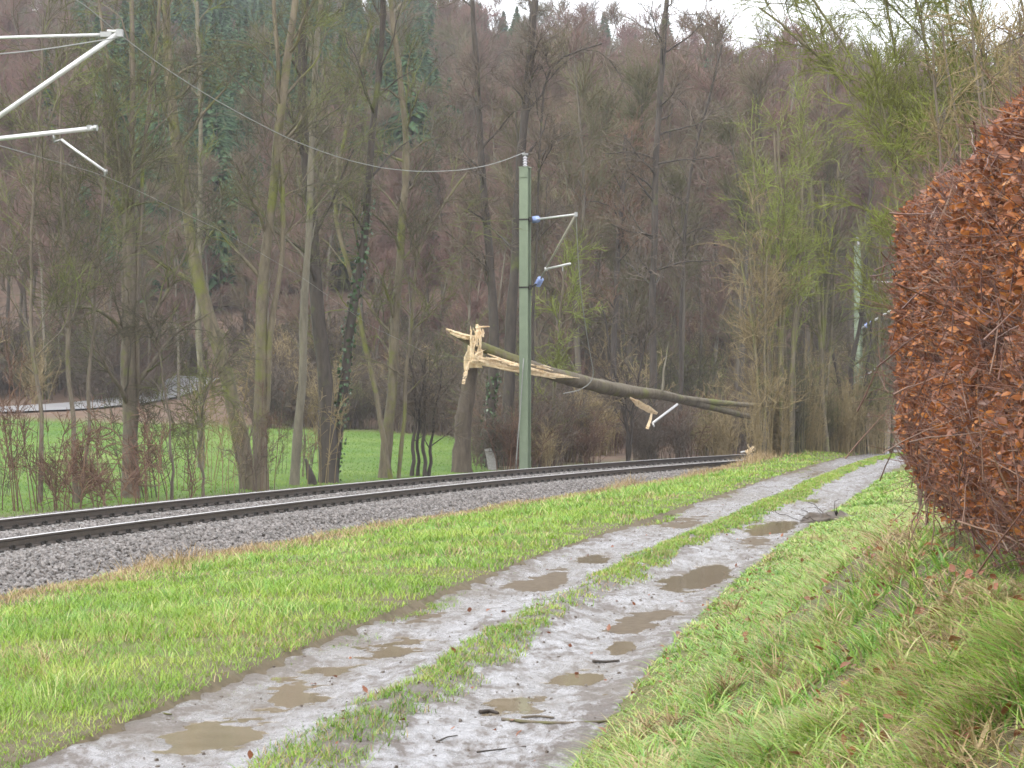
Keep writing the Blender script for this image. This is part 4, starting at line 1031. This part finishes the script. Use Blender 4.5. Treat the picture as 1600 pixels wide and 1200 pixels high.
def mast(label, a, q, top_z):
    b = tp(q, a, 0.0); b[2] = float(ground_z(b[0], b[1])) - 0.1
    t = thing('catenary_mast', label, 'mast', tuple(b), 'overhead line masts')
    bu = Buf(); hbeam(bu, b, top_z - b[2], 0.30, -a); part('post', bu, 'mast', t, b, False)
    bu = Buf(); box(bu, [b[0], b[1], top_z - 0.02 + 0.03], (0.33, 0.33, 0.03), rotz(-a)); part('cap_plate', bu, 'mast', t, b, False); bu = Buf(); box(bu, [b[0] + 0.17 * -math.sin(a), b[1] - 0.17 * math.cos(a), top_z - 0.27], (0.26, 0.03, 0.10), rotz(-a)); part('head_bracket', bu, 'mast', t, b, False)
    bu = Buf(); box(bu, [b[0], b[1], b[2] + 0.2], (0.7, 0.7, 0.5), rotz(-a)); part('foundation', bu, 'concrete', t, b, False)
    bu = Buf(); ribbed(bu, (b[0], b[1], top_z + 0.03), (b[0], b[1], top_z + 0.36), 0.05, 0.085, 4); part('insulator', bu, 'insulator_grey', t, b)
    bu = Buf(); line(bu, [(b[0] - 0.1, b[1], top_z + 0.43), (b[0] + 0.1, b[1], top_z + 0.43)], 0.035, 8); line(bu, [(b[0], b[1], top_z + 0.34), (b[0], b[1], top_z + 0.46)], 0.03, 8); part('wire_clamp', bu, 'steel', t, b)
    return t, b
# mast in the middle of the picture
a1 = solve_a(820.5, 3.0); z1 = img(820, 262, tp(3.0, a1, 0)[1])[2]
m1, b1 = mast('green steel mast beside the fallen trunk, its bracket arm swung aside', a1, 3.0, z1)
Ym = b1[1]; Yt = Ym - 2.8
def hinge(py, x=832): return img(x, py, Ym - 0.1)
bu = Buf()
for py in (343, 449):
    h = hinge(py, 829); box(bu, h, (0.10, 0.14, 0.16)); box(bu, [b1[0], b1[1], h[2]], (0.335, 0.335, 0.05), rotz(-a1))
part('hinge_bracket', bu, 'clip', m1, b1, False)
pu, pl_ = hinge(343, 836), hinge(441, 842)
tipu = img(900, 335, Yt)
for p0, p1 in ((pu, tipu), (pl_, tipu)):
    d = unit(p1 - p0); bu = Buf(); ribbed(bu, p0 - d * 0.16, p0 + d * 0.22, 0.045, 0.115, 4); part('insulator', bu, 'insulator', m1, b1)
bu = Buf(); line(bu, [hinge(344, 829), pu], 0.03, 8); line(bu, [hinge(449, 830), pl_], 0.03, 8); part('hinge_rod', bu, 'clip', m1, b1)
bu = Buf(); line(bu, [pu, tipu], 0.032, 8); part('top_tube', bu, 'alu', m1, b1)
bu = Buf(); line(bu, [pl_, tipu], 0.036, 8); part('bracket_tube', bu, 'tube_brown', m1, b1)
dk = lerp(pl_, tipu, 0.2)
bu = Buf(); line(bu, [dk, img(891, 412, lerp(Ym, Yt, 0.8))], 0.036, 8); box(bu, dk, (0.1, 0.1, 0.12)); part('steady_tube', bu, 'alu', m1, b1)
bu = Buf(); box(bu, tipu, (0.10, 0.10, 0.14)); line(bu, [img(879, 416, Yt), img(879, 424, Yt)], 0.02, 6); part('tube_end_fitting', bu, 'steel', m1, b1, False)
bu = Buf(); line(bu, [img(818, 560, Ym - 0.2), img(813, 640, Ym - 0.25), img(808, 700, Ym - 0.3), img(806, 734, Ym - 0.3)], 0.02, 6, 10); part('earth_cable', bu, 'wire', m1, b1)
# far mast in the thicket
a2 = solve_a(1341, 2.8); z2 = img(1341, 385, tp(2.8, a2, 0)[1])[2]
m2, b2 = mast('distant green mast seen through the thicket beside the hedge', a2, 2.8, z2)
Y2 = b2[1]
for nm, p0, p1, rr in (('top_tube', (1349, 440), (1395, 441), 0.035), ('bracket_tube', (1346, 513), (1400, 480), 0.045), ('strut_tube', (1328, 604), (1374, 572), 0.035)):
    bu = Buf(); line(bu, [img(*p0, Y2 - 0.2), img(*p1, Y2 - 1.5)], rr, 8); part(nm, bu, 'alu', m2, b2)
bu = Buf(); ribbed(bu, img(1352, 510, Y2 - 0.3), img(1362, 503, Y2 - 0.5), 0.06, 0.12, 4); part('insulator', bu, 'insulator', m2, b2)
# mast just outside the left edge: its bracket reaches into the picture
a0 = solve_a(185, 0.0); pT = tp(0.0, a0, 0); Y0 = pT[1]
am = a0
m0, b0 = mast('silver tube bracket reaching in over the track at the upper left', am, 3.3, 9.9)
Y0m = b0[1]
def ip(px, py): return img(px, py, lerp(Y0m, Y0, np.clip((px + 100) / 285.0, -0.2, 1.2)))
tip = ip(185, 52)
bu = Buf(); line(bu, [ip(-80, 61), ip(165, 54)], 0.027, 10); part('top_tube', bu, 'alu', m0, b0)
bu = Buf(); line(bu, [ip(-80, 236), tip], 0.046, 12); part('bracket_tube', bu, 'alu', m0, b0)
bu = Buf(); line(bu, [ip(-52, 222), ip(150, 200)], 0.042, 12); part('steady_tube', bu, 'alu', m0, b0)
bu = Buf(); line(bu, [ip(96, 218), ip(120, 236), ip(165, 268)], 0.023, 8); part('steady_arm', bu, 'alu', m0, b0)
bu = Buf(); line(bu, [ip(96, 218), ip(84, 222)], 0.02, 6); line(bu, [ip(83, 207), ip(85, 222)], 0.02, 6); line(bu, [ip(165, 268), ip(164, 275)], 0.025, 6); box(bu, ip(165, 268), (0.06, 0.06, 0.07)); part('arm_fitting', bu, 'steel', m0, b0)
bu = Buf(); box(bu, tip + [0.02, 0, 0], (0.12, 0.12, 0.13)); box(bu, ip(166, 54), (0.2, 0.1, 0.09)); line(bu, [ip(168, 49), ip(186, 50)], 0.035, 8); line(bu, [ip(147, 200), ip(152, 200)], 0.055, 10); line(bu, [ip(139, 196), ip(140, 204)], 0.05, 8); part('tube_end_fitting', bu, 'steel', m0, b0, False)
bu = Buf()
for p in ((-80, 61), (-80, 236)): ribbed(bu, ip(p[0] - 8, p[1] + 1), ip(p[0] + 14, p[1] - 2), 0.05, 0.12, 5)
part('insulator', bu, 'insulator', m0, b0)
def wire(name, label, pts, r, n=60):
    P = smooth_line(pts, n); c = P[0].copy()
    bu = Buf(); tubes(bu, P - c, np.broadcast_to(np.asarray(r, float), (len(P),)), 5)
    return tag(obj(name, bu.mesh(name, M['wire']), loc=tuple(c)), label, 'wire', 'overhead line wires')
# earth wire from mast head to mast head, its sag read along the straight line between them
h0, h1 = np.array([b0[0], b0[1], 10.3]), np.array([b1[0], b1[1], z1 + 0.44])
P = []
for px, py in ((820, 238), (790, 250), (760, 259), (720, 266), (680, 268), (650, 268), (600, 263), (550, 252), (500, 236), (450, 216), (400, 191), (350, 164), (300, 134), (250, 101), (185, 53), (125, 1)):
    u = (px - 800) / F
    t = (u * h1[1] - h1[0]) / ((h0[0] - h1[0]) - u * (h0[1] - h1[1]))
    Yp = h1[1] + t * (h0[1] - h1[1]); P.append(img(px, py, Yp))
P.append(h0)
wire('earth_wire', 'slack earth wire sagging from the mast head to the upper left', P, 0.012, 90)
# catenary wire and contact wire at the left bracket
bk = [tp(0.0, a0 - s_ / RC, z) for s_, z in ((0.0, ip(150, 60)[2]), (4, ip(150, 60)[2] - 0.85), (10, 6.6), (22, 6.3), (35, 7.0))]
wire('catenary_wire', 'upper wire running off to the left from the bracket tip', bk, 0.011, 40)
zc = ip(165, 274)[2]
fwd = [img(px, py, Yp) for px, py, Yp in ((165, 274, Y0), (262, 320, 45), (360, 368, 51), (470, 432, 59), (580, 510, 68), (680, 557, 76), (742, 556, 79.2))]
wire('contact_wire', 'contact wire hanging slack from the left bracket arm towards the broken tree', [tp(0.0, a0 - 26 / RC, zc), tp(0.0, a0 - 12 / RC, zc - 0.02)] + fwd, np.where(np.arange(80) < 28, 0.007, 0.0032), 80)
wire('broken_wire', 'torn wire hanging from the swung bracket arm in front of the fallen trunk', [img(px, py, Yp) for px, py, Yp in ((900, 337, Yt), (903, 400, Yt + 0.5), (909, 470, Yt + 1.2), (918, 530, Yt + 2.2), (928, 585, Yt + 3), (922, 600, Yt + 3), (905, 610, Yt + 3), (880, 615, Yt + 3))], 0.014, 60)

# ------------------------------------------------------------------ the broken tree
YS = 79.5
def depth_at(px): return np.interp(px, [690, 740, 820, 1000, 1190, 1300], [79.0, 79.6, 81.0, 87.5, 95.0, 99.0])
def ft(px, py, dy=0.0): return img(px, py, float(depth_at(px)) + dy)
# standing stump
P, R = TL([(722, 748), (722, 690), (728, 640), (736, 600), (741, 566)], YS + 0.6, 38, 24, n=16, flare=1.3, seed=5)
st = thing('tree_stump', 'tall snapped trunk still standing left of the mast, its top torn open', 'stump', tuple(P[0]))
bu = Buf(); tubes(bu, P, R, 14, cap=True); part('trunk', bu, 'bark_stump', st, P[0])
def shard(buf, pts, widths, thick, seed, up=None):
    r = np.random.default_rng(seed)
    L = smooth_line(np.array(pts), 12); t = np.linspace(0, 1, 12)
    W = np.interp(t, np.linspace(0, 1, len(widths)), widths) * (0.85 + 0.08 * r.normal(size=12))
    T = unit(np.gradient(L, axis=0)); side = unit(np.cross(T, np.array([0, 1.0, 0])))
    dep = np.array([0, 1.0, 0])
    th = thick * np.minimum(1, W / max(W.max(), 1e-6) + 0.3)
    c = [(-.5, -.5), (.1, -.62), (.5, -.4), (.5, .5), (-.5, .5)]
    V = np.stack([L + side * (W * a)[:, None] + dep * (th * b)[:, None] for a, b in c], 1)
    V = V + r.normal(0, 0.006, V.shape)
    m = len(c); i = np.arange(11)[:, None] * m; j = np.arange(m)[None]; j2 = (j + 1) % m
    buf.add(V.reshape(-1, 3), np.stack([i + j, i + j2, i + m + j2, i + m + j], -1).reshape(-1, 4), [[0, 2, 1], [0, 3, 2], [0, 4, 3], [55, 56, 57], [55, 57, 58], [55, 58, 59]])
for k, (pts, wd) in enumerate([([(738, 575), (735, 545), (738, 528)], (0.35, 0.3, 0.15)), ([(748, 575), (750, 552), (747, 540)], (0.3, 0.22, 0.05)), ([(729, 578), (727, 560), (731, 548)], (0.2, 0.15, 0.04))]):
    bu = Buf(); shard(bu, [img(*p, YS + 0.4 - 0.15 * k) for p in pts], wd, 0.18, 900 + k); part('splinter', bu, 'split_wood', st, P[0], False)
# fallen trunk
cl = [(706, 521, 4), (726, 531, 8), (748, 540, 11), (775, 551, 13), (805, 564, 14.5), (850, 580, 15), (900, 594, 15.5), (950, 606, 16), (985, 612, 15.5), (1015, 614, 12), (1050, 620, 10), (1090, 631, 8.8), (1135, 642, 7.4), (1190, 655, 6.4), (1240, 668, 7), (1300, 688, 5)]
LP = np.array([[*ft(a, b), 0.68 * c * depth_at(a) / F] for a, b, c in cl])
LS = smooth_line(LP, 46); P, R = LS[:, :3], LS[:, 3] * (1 + 0.05 * np.random.default_rng(4).normal(size=46))
fb = P[20].copy()
fall = thing('fallen_tree', 'snapped tree trunk hanging slantwise over the railway behind the mast', 'fallen tree', tuple(fb))
r5 = np.random.default_rng(15)
Pd_ = smooth_line(np.c_[P, R], 110); P9, R9 = Pd_[:, :3], Pd_[:, 3]
bu = Buf(); tubes(bu, P9, R9, 18, cap=True)
V0 = bu.v[0]; ax9 = np.repeat(P9, 18, 0); k9 = len(ax9)
rel = V0[:k9] - ax9; ang9 = np.tile(np.linspace(0, 6.283, 18, endpoint=False), 110); lon9 = np.repeat(np.arange(110) * 0.18, 18)
rel *= (1 + 0.16 * (fbm(ang9 * 2.2 + 3, lon9 * 0.5) - 0.5) * 2 + 0.12 * (vnoise(ang9 * 5, lon9 * 1.2) - 0.5))[:, None]
V0[:k9] = ax9 + rel; part('trunk', bu, 'bark_fallen', fall, fb)
Qb, Rb = spawn(P[None, 8:30], R[None, 8:30], 9, 0.1, 0.95, 0.2, 0.6, (0.5, 1.2), -0.5, 6, 0.12, 0.3, 0.02, r5, 0.0, 0.2, 0.5)
for k in range(5):
    bu = Buf(); tubes(bu, Qb[k], Rb[k], 6, cap=True); part('branch_stub', bu, 'bark_fallen', fall, fb)
LP2 = np.array([[*ft(a, b, -0.1), c * depth_at(a) / F] for a, b, c in [(1040, 619, 6), (1080, 625, 5.5), (1130, 630, 4.5), (1180, 634, 3.5), (1230, 636, 2.5), (1290, 640, 1.5)]])
L2 = smooth_line(LP2, 20); bu = Buf(); tubes(bu, L2[:, :3], L2[:, 3], 8); part('second_stem', bu, 'bark_moss', fall, fb)
LP3 = np.array([ft(a, b, -0.3) for a, b in [(1034, 612), (1037, 600), (1036, 580), (1041, 562), (1043, 540)]])
bu = Buf(); tubes(bu, smooth_line(LP3, 12), np.linspace(0.06, 0.02, 12), 6); part('dead_branch', bu, 'bark_grey', fall, fb)
rr = np.random.default_rng(77)
Pc, Rc = P[-14:], R[-14:]
Q1, R1 = spawn(Pc[None], Rc[None], 14, 0.1, 1.0, 2.0, 4.5, (0.4, 1.0), 0.05, 8, 0.12, 0.45, 0.02, rr, 0.05)
bu = Buf(); tubes(bu, Q1, R1, 5); Q2, R2 = spawn(Q1, R1, 8, 0.2, 1, 0.6, 1.8, (0.3, 0.9), 0, 5, 0.15, 0.5, 0.01, rr, 0.05); tubes(bu, Q2, R2, 3)
Q3, R3 = spawn(Q2, R2, 6, 0.2, 1, 0.3, 0.9, (0.3, 0.9), 0, 4, 0.15, 0.5, 0.008, rr, 0.05); tubes(bu, Q3, R3, 3); part('crown', bu, 'twig_moss', fall, fb)
SH = [([(697, 514), (712, 521), (728, 525), (744, 527)], (0.06, 0.17, 0.15, 0.1), 0.22, -0.28),
      ([(703, 520), (716, 526), (732, 530)], (0.04, 0.09, 0.06), 0.1, -0.34),
      ([(738, 566), (737, 550), (739, 535), (740, 524)], (0.18, 0.17, 0.15, 0.06), 0.14, -0.5),
      ([(748, 560), (751, 552), (750, 545)], (0.28, 0.2, 0.12), 0.12, -0.45),
      ([(746, 529), (748, 517), (745, 507)], (0.26, 0.24, 0.10), 0.14, -0.4),
      ([(753, 526), (755, 520), (754, 514)], (0.14, 0.12, 0.03), 0.1, -0.42),
      ([(745, 511), (753, 511), (765, 510)], (0.10, 0.08, 0.03), 0.1, -0.4),
      ([(738, 564), (762, 569), (800, 576), (840, 583), (895, 590)], (0.17, 0.24, 0.25, 0.19, 0.05), 0.3, -0.46),
      ([(746, 558), (775, 566), (810, 575), (850, 583)], (0.10, 0.15, 0.16, 0.04), 0.2, -0.52),
      ([(762, 553), (785, 562), (815, 573), (850, 580)], (0.03, 0.09, 0.12, 0.04), 0.2, -0.5),
      ([(800, 579), (835, 585), (868, 592)], (0.04, 0.08, 0.02), 0.12, -0.52),
      ([(735, 562), (731, 570), (727, 585), (724, 600)], (0.06, 0.11, 0.15, 0.1), 0.08, -0.4),
      ([(984, 621), (996, 630), (1010, 638), (1027, 646)], (0.06, 0.28, 0.30, 0.12), 0.12, -0.6),
      ([(1018, 646), (1016, 656), (1011, 670)], (0.08, 0.12, 0.14), 0.1, -0.6)]
r6 = np.random.default_rng(61)
for k in range(26):
    x0 = r6.uniform(738, 850); y0 = np.interp(x0, [738, 795, 850], [558, 570, 583]) + r6.normal(0, 4); ln_ = r6.uniform(14, 60)
    SH.append(([(x0, y0), (x0 + ln_ * 0.5, y0 + ln_ * 0.10 + r6.normal(0, 1)), (x0 + ln_, y0 + ln_ * 0.2 + r6.normal(0, 2))], (r6.uniform(0.02, 0.07), r6.uniform(0.03, 0.09), 0.01), 0.06, -0.62 + r6.normal(0, 0.06)))
for k in range(12):
    x0 = r6.uniform(735, 752); y0 = r6.uniform(530, 568); ln_ = r6.uniform(14, 34)
    SH.append(([(x0, y0), (x0 + r6.normal(0, 2), y0 - ln_ * 0.5), (x0 + r6.normal(0, 5), y0 - ln_)], (0.06, 0.05, 0.01), 0.05, -0.6 + r6.normal(0, 0.06)))
for k, (pts, wd, th, dy) in enumerate(SH):
    bu = Buf(); shard(bu, [ft(*p, dy) for p in pts], wd, th, 920 + k)
    part('splinter', bu, 'split_wood', fall, fb, False)
# torn off tube caught under the trunk, piece of wood on the rail
p0, p1 = ft(1020, 661, -0.9), ft(1058, 632, -0.7); c = (p0 + p1) / 2
bu = Buf(); line(bu, [p0 - c, p1 - c], 0.05, 10); line(bu, [p0 - c, p0 - c + [0.05, 0, -0.14]], 0.035, 6)
tag(obj('torn_tube', bu.mesh('torn_tube', M['alu']), loc=tuple(c)), 'torn off silver bracket tube dangling below the fallen trunk', 'tube')
aw = solve_a(1166, 0.75); pw = tp(0.75, aw, ztop(0.75) + 0.05)
bu = Buf(); e = img(1186, 694, pw[1] + 0.6); shard(bu, [pw * 0, (e - pw) * 0.5 + [0, 0, -0.02], e - pw], (0.24, 0.2, 0.05), 0.12, 950)
shard(bu, [np.array([0.1, 0, 0]), np.array([0.12, 0, 0.18]), np.array([0.05, 0, 0.32])], (0.1, 0.08, 0.03), 0.06, 951)
tag(obj('wood_splinter', bu.mesh('wood_splinter', M['split_wood'], smooth=False), loc=tuple(pw)), 'pale split piece of wood lying on the far rail at the bend', 'wood')
aw2 = solve_a(1158, 0.9); pv = tp(0.9, aw2, ztop(0.9) + 0.06)
bu = Buf(); line(bu, [np.zeros(3), tp(0.9, aw2 + 1.6 / RC, ztop(0.9) + 0.12) - pv], 0.04, 8)
tag(obj('torn_tube', bu.mesh('torn_tube', M['alu']), loc=tuple(pv)), 'silver tube lying across the rails at the bend', 'tube')

# marker stone and old stump beyond the far rail
b = img(771, 742, 82.5); b[2] = float(ground_z(b[0], b[1])) - 0.1
V = np.array([[-.16, -.09, 0], [.16, -.09, 0], [.16, .09, 0], [-.16, .09, 0], [-.17, -.08, .55], [.15, -.08, .55], [.15, .08, .55], [-.17, .08, .55], [-.19, -.06, .82], [.04, -.06, .86], [.04, .06, .86], [-.19, .06, .82]])
V[:, 0] -= V[:, 2] * 0.15
bu = Buf(); bu.add(V, [[0, 3, 2, 1], [0, 1, 5, 4], [1, 2, 6, 5], [2, 3, 7, 6], [3, 0, 4, 7], [4, 5, 9, 8], [5, 6, 10, 9], [6, 7, 11, 10], [7, 4, 8, 11], [8, 9, 10, 11]])
tag(obj('marker_stone', bu.mesh('marker_stone', M['concrete'], smooth=False), loc=tuple(b)), 'small pale marker stone leaning left beyond the far rail', 'stone')
P, R = TL([(492, 762), (486, 745), (482, 732), (479, 717)], 67, 20, 9, n=12, flare=1.1, seed=9)
R = R * np.interp(np.linspace(0, 1, 12), [0, .5, 1], [1, 1.15, 0.5])
bu = Buf(); tubes(bu, P - P[0], R, 9, cap=True); tag(obj('old_stump', bu.mesh('old_stump', M['bark_dark']), loc=tuple(P[0])), 'short dark stump leaning left at the foot of the ivy tree', 'stump')

# ------------------------------------------------------------------ sticks on the path
def on_path(px, py):
    Y = 20.0
    for _ in range(60):
        x = (px - 800) / F * Y
        Y = 0.5 * Y + 0.5 * (EYE - float(path_h(x, Y))) * F / (py - YH)
    return np.array([(px - 800) / F * Y, Y, float(path_h((px - 800) / F * Y, Y))])
for k, (pts, r0, mt, lab) in enumerate([
    ([(785, 1126), (830, 1131), (880, 1133), (930, 1131), (990, 1124)], 0.013, 'bark_brown', 'longest stick lying across the right rut of the path'),
    ([(815, 1123), (840, 1122), (866, 1123)], 0.011, 'bark_brown', 'short brown stick touching the longest stick on the path'),
    ([(926, 1035), (945, 1036), (968, 1034)], 0.014, 'bark_dark', 'short dark stick in the right rut near the small puddles'),
    ([(745, 1176), (780, 1172), (822, 1167)], 0.006, 'bark_dark', 'thin twig in the mud at the lower edge of the path'),
    ([(750, 1115), (766, 1113), (778, 1117)], 0.016, 'bark_dark', 'small dark piece of wood left of the longest stick'),
    ([(682, 1160), (700, 1152), (715, 1152)], 0.006, 'bark_dark', 'small forked twig near the path crown at the lower edge'),
    ([(236, 1113), (252, 1116), (268, 1118)], 0.010, 'bark_brown', 'small stick at the grass edge of the left rut')]):
    P = smooth_line([on_path(*p) for p in pts], 12); P[:, 2] += r0 * 0.7
    c = P[0].copy(); bu = Buf(); tubes(bu, P - c, r0 * np.linspace(1, 0.65, 12), 6, cap=True)
    tag(obj('stick', bu.mesh('stick', M[mt]), loc=tuple(c)), lab, 'stick', 'sticks lying on the path')
# uprooted clod with twigs on the path edge
c = np.array([XR(41.0) + 0.25, 41.0, 0.0]); c = np.array([(1305 - 800) / F * 41.5, 41.5, 0]); c[2] = float(ground_z(c[0], c[1])) - 0.02
r = np.random.default_rng(88); t = thing('clod_of_earth', 'dark clod of earth and twigs at the right edge of the path', 'clod', tuple(c))
bu = Buf(); an = np.linspace(0, 2 * np.pi, 14, endpoint=False)
ring = [np.zeros((1, 3))]
V = []
for lv, rad in ((0, 1.0), (0.45, 0.9), (0.8, 0.55), (1.0, 0.15)):
    V.append(np.c_[np.cos(an) * rad * 0.55, np.sin(an) * rad * 0.3, np.full(14, lv * 0.16)] * (1 + 0.25 * r.normal(size=(14, 1))))
V = np.concatenate(V); i = np.arange(3)[:, None] * 14; j = np.arange(14)[None]; j2 = (j + 1) % 14
bu.add(V, np.stack([i + j, i + j2, i + 14 + j2, i + 14 + j], -1).reshape(-1, 4)); part('earth', bu, 'clod', t, (0, 0, 0))
P0 = np.c_[r.normal(0, .3, (26, 1)), r.normal(0, .15, (26, 1)), np.full((26, 1), .05)]
s = np.linspace(0, 1, 6)[None, :, None]; D = unit(r.normal(size=(26, 1, 3)) * [1.6, 1, 0.45] + [0, 0, 0.3])
bu = Buf(); tubes(bu, P0[:, None] + D * s * r.uniform(.2, .6, (26, 1, 1)) + r.normal(0, .015, (26, 6, 3)), np.full((26, 6), .006), 4); part('twigs', bu, 'bark_dark', t, (0, 0, 0))

# ------------------------------------------------------------------ beech hedge
def hedge():
    r = np.random.default_rng(99)
    HY0, HY1 = 5.6, 15.2
    face = hedge_face
    base = np.array([2.6, 10.5, float(ground_z(2.6, 10.5))])
    t = thing('beech_hedge', 'clipped beech hedge with withered russet leaves at the right edge', 'hedge', tuple(base))
    ZT = 3.30
    def surf(n, seedy=0, inset=0.0):
        """points on the hedge's skin with outward normals; more of them on the side one sees"""
        Y = r.uniform(HY0, HY1, n)
        e = 0.36
        tab = np.linspace(-0.75, 2.4, 600); cx_ = np.sign(np.cos(tab)) * np.abs(np.cos(tab)) ** e * 0.62; cz_ = np.sign(np.sin(tab)) * np.abs(np.sin(tab)) ** e * 1.05
        arc = np.concatenate([[0], np.cumsum(np.hypot(np.diff(cx_), np.diff(cz_)))])
        an = np.interp(r.random(n) * arc[-1], arc, tab)     # 0: side towards the path, pi/2: top
        gx = face(Y); W = 1.25
        gb = ground_z(gx + 0.1, Y) + 0.0 + 0.14 * r.random(n); H = ZT + 0.22 * (1 - sstep(8.0, 12, Y)) + 0.10 * (fbm(Y * 1.2, Y * 0 + 3) - 0.5) * 2 - gb
        ca, sa = np.cos(an), np.sin(an)
        sx = np.sign(ca) * np.abs(ca) ** e; sz = np.sign(sa) * np.abs(sa) ** e
        endf = np.clip((HY1 - Y) / 0.5, 0, 1) ** 0.5
        X = gx + W / 2 - W / 2 * sx * (0.5 + 0.5 * endf); Z = gb + H / 2 + H / 2 * sz * (0.86 + 0.14 * endf)
        low = sstep(0.0, 0.35, (Z - gb) / H); X = X + 0.16 * (1 - low)
        nrm = unit(np.stack([-np.sign(ca) * np.abs(ca) ** 0.7, 0.25 * (1 - endf) + 0 * ca, np.sign(sa) * np.abs(sa) ** 2.2], -1))
        p = np.stack([X, Y, Z], -1)
        bumpy = 0.22 * (fbm(Y * 2.2, Z * 2.2 + X) - 0.5)
        return p + nrm * (bumpy - inset)[..., None] if np.ndim(inset) else p + nrm * (bumpy - inset)[:, None], nrm
    # twigs: from inside the hedge outwards
    n = 19000
    p, nr = surf(n, 0, 0.0)
    d = unit(nr + r.normal(0, 0.45, (n, 3)) + [0, 0.15, 0.42])
    L = r.uniform(0.18, 0.5, n); out = r.normal(0.01, 0.05, n)
    s = np.linspace(0, 1, 5)[None, :, None]
    tipp = p + nr * out[:, None]
    P = tipp[:, None] - d[:, None] * (L[:, None, None] * (1 - s)) + np.cumsum(r.normal(0, 0.006, (n, 5, 3)), 1)
    bu = Buf(); tubes(bu, P, np.maximum(np.linspace(0.0042, 0.0014, 5)[None] * r.uniform(0.7, 1.4, (n, 1)), 0.0012), 3)
    tw = obj('twigs', bu.mesh('twigs', M['twig_hedge'], base), t); tw['kind'] = 'stuff'
    # stray long shoots
    n = 520; p, nr = surf(n); d = unit(nr + r.normal(0, 0.5, (n, 3)) + [0, 0, 0.35]); L = r.uniform(0.15, 0.42, n)
    P = p[:, None] + d[:, None] * (L[:, None, None] * (s * 1.4 - 0.5)) + np.cumsum(r.normal(0, 0.008, (n, 5, 3)), 1)
    bu = Buf(); tubes(bu, P, np.repeat(np.linspace(0.0032, 0.0014, 5)[None], n, 0), 3); sh = obj('shoots', bu.mesh('shoots', M['twig_hedge'], base), t); sh['kind'] = 'stuff'
    # stems
    for k in range(16):
        Yk = HY0 + 0.4 + k * 0.6; x = float(face(Yk)) + 0.55; g = float(ground_z(x, Yk))
        P = np.array([[x, Yk, g - 0.1], [x + r.normal(0, .05), Yk, g + 0.5], [x + r.normal(0, .1), Yk + r.normal(0, .1), g + 1.1], [x + r.normal(0, .15), Yk + r.normal(0, .15), ZT - 0.5]])
        bu = Buf(); tubes(bu, smooth_line(P, 8), np.linspace(0.028, 0.012, 8), 6); obj('stem', bu.mesh('stem', M['bark_grey'], base), t)
    # leaves
    n = 95000
    p, nr = surf(n, 0, np.maximum(0, r.exponential(0.06, n) - 0.03))
    dens = fbm(p[:, 1] * 2.3 + 5, p[:, 2] * 2.3) ; keep = r.random(n) < 0.35 + 1.1 * sstep(0.35, 0.65, dens); p, nr = p[keep], nr[keep]; n = len(p)
    ax = unit(r.normal(size=(n, 3)) + nr * 0.5 + [0, 0, -0.35]); up = unit(r.normal(size=(n, 3)) * 0.8 + nr); sd = unit(np.cross(ax, up)); up = np.cross(sd, ax)
    size = (0.018 + 0.044 * r.random(n) ** 1.8)[:, None]; cu = r.uniform(-0.3, 0.35, n)[:, None]
    pts = [p, p + ax * size * .35 + sd * size * .26 + up * size * 0.10, p + ax * size * .35 - sd * size * .26 + up * size * 0.10, p + ax * size * .75 + sd * size * .2 + up * size * (0.1 + cu * .5), p + ax * size * .75 - sd * size * .2 + up * size * (0.1 + cu * .5), p + ax * size + up * size * cu, p + ax * size * 0.55 + up * size * (cu * .3)]
    V = np.stack(pts, 1).reshape(-1, 3); b7 = np.arange(n)[:, None] * 7
    T3 = np.concatenate([b7 + np.array([[0, 1, 6]]), b7 + np.array([[1, 3, 6]]), b7 + np.array([[3, 5, 6]]), b7 + np.array([[5, 4, 6]]), b7 + np.array([[4, 2, 6]]), b7 + np.array([[2, 0, 6]])])
    lv = obj('leaves', build_mesh('leaves', V - base, [T3], M['leaf_brown']), t); lv['kind'] = 'stuff'
    # the leaves that show largest, one by one
    p, nr = surf(2600, 0, -0.02)
    vis = (p[:, 1] < 11.5) & (p[:, 1] > 7.6) & (p[:, 0] / p[:, 1] < 0.222) & (p[:, 2] > 1.5)
    p, nr = p[vis][:300], nr[vis][:300]
    from mathutils import Vector
    for k in range(len(p)):
        o = obj('leaf', LEAVES[k % 6], t, tuple(p[k] - base))
        o.rotation_euler = (r.normal(0, 0.7), r.normal(0.3, 0.7), r.random() * 6.283); sk = r.uniform(0.55, 0.95); o.scale = (sk, sk, sk)
hedge()

# ------------------------------------------------------------------ damp air
bu = Buf(); box(bu, (0, 250.0, 58.0), (1320.0, 600.0, 124.0))
hm = bpy.data.materials.new('haze'); hm.use_nodes = True; hm.node_tree.nodes.clear()
ho = hm.node_tree.nodes.new('ShaderNodeOutputMaterial'); hv = hm.node_tree.nodes.new('ShaderNodeVolumePrincipled')
hv.inputs['Color'].default_value = (0.93, 0.95, 1.0, 1); hv.inputs['Density'].default_value = 0.00034
hm.node_tree.links.new(hv.outputs[0], ho.inputs['Volume'])
hz = obj('haze', bu.mesh('haze', hm, smooth=False)); hz['kind'] = 'stuff'
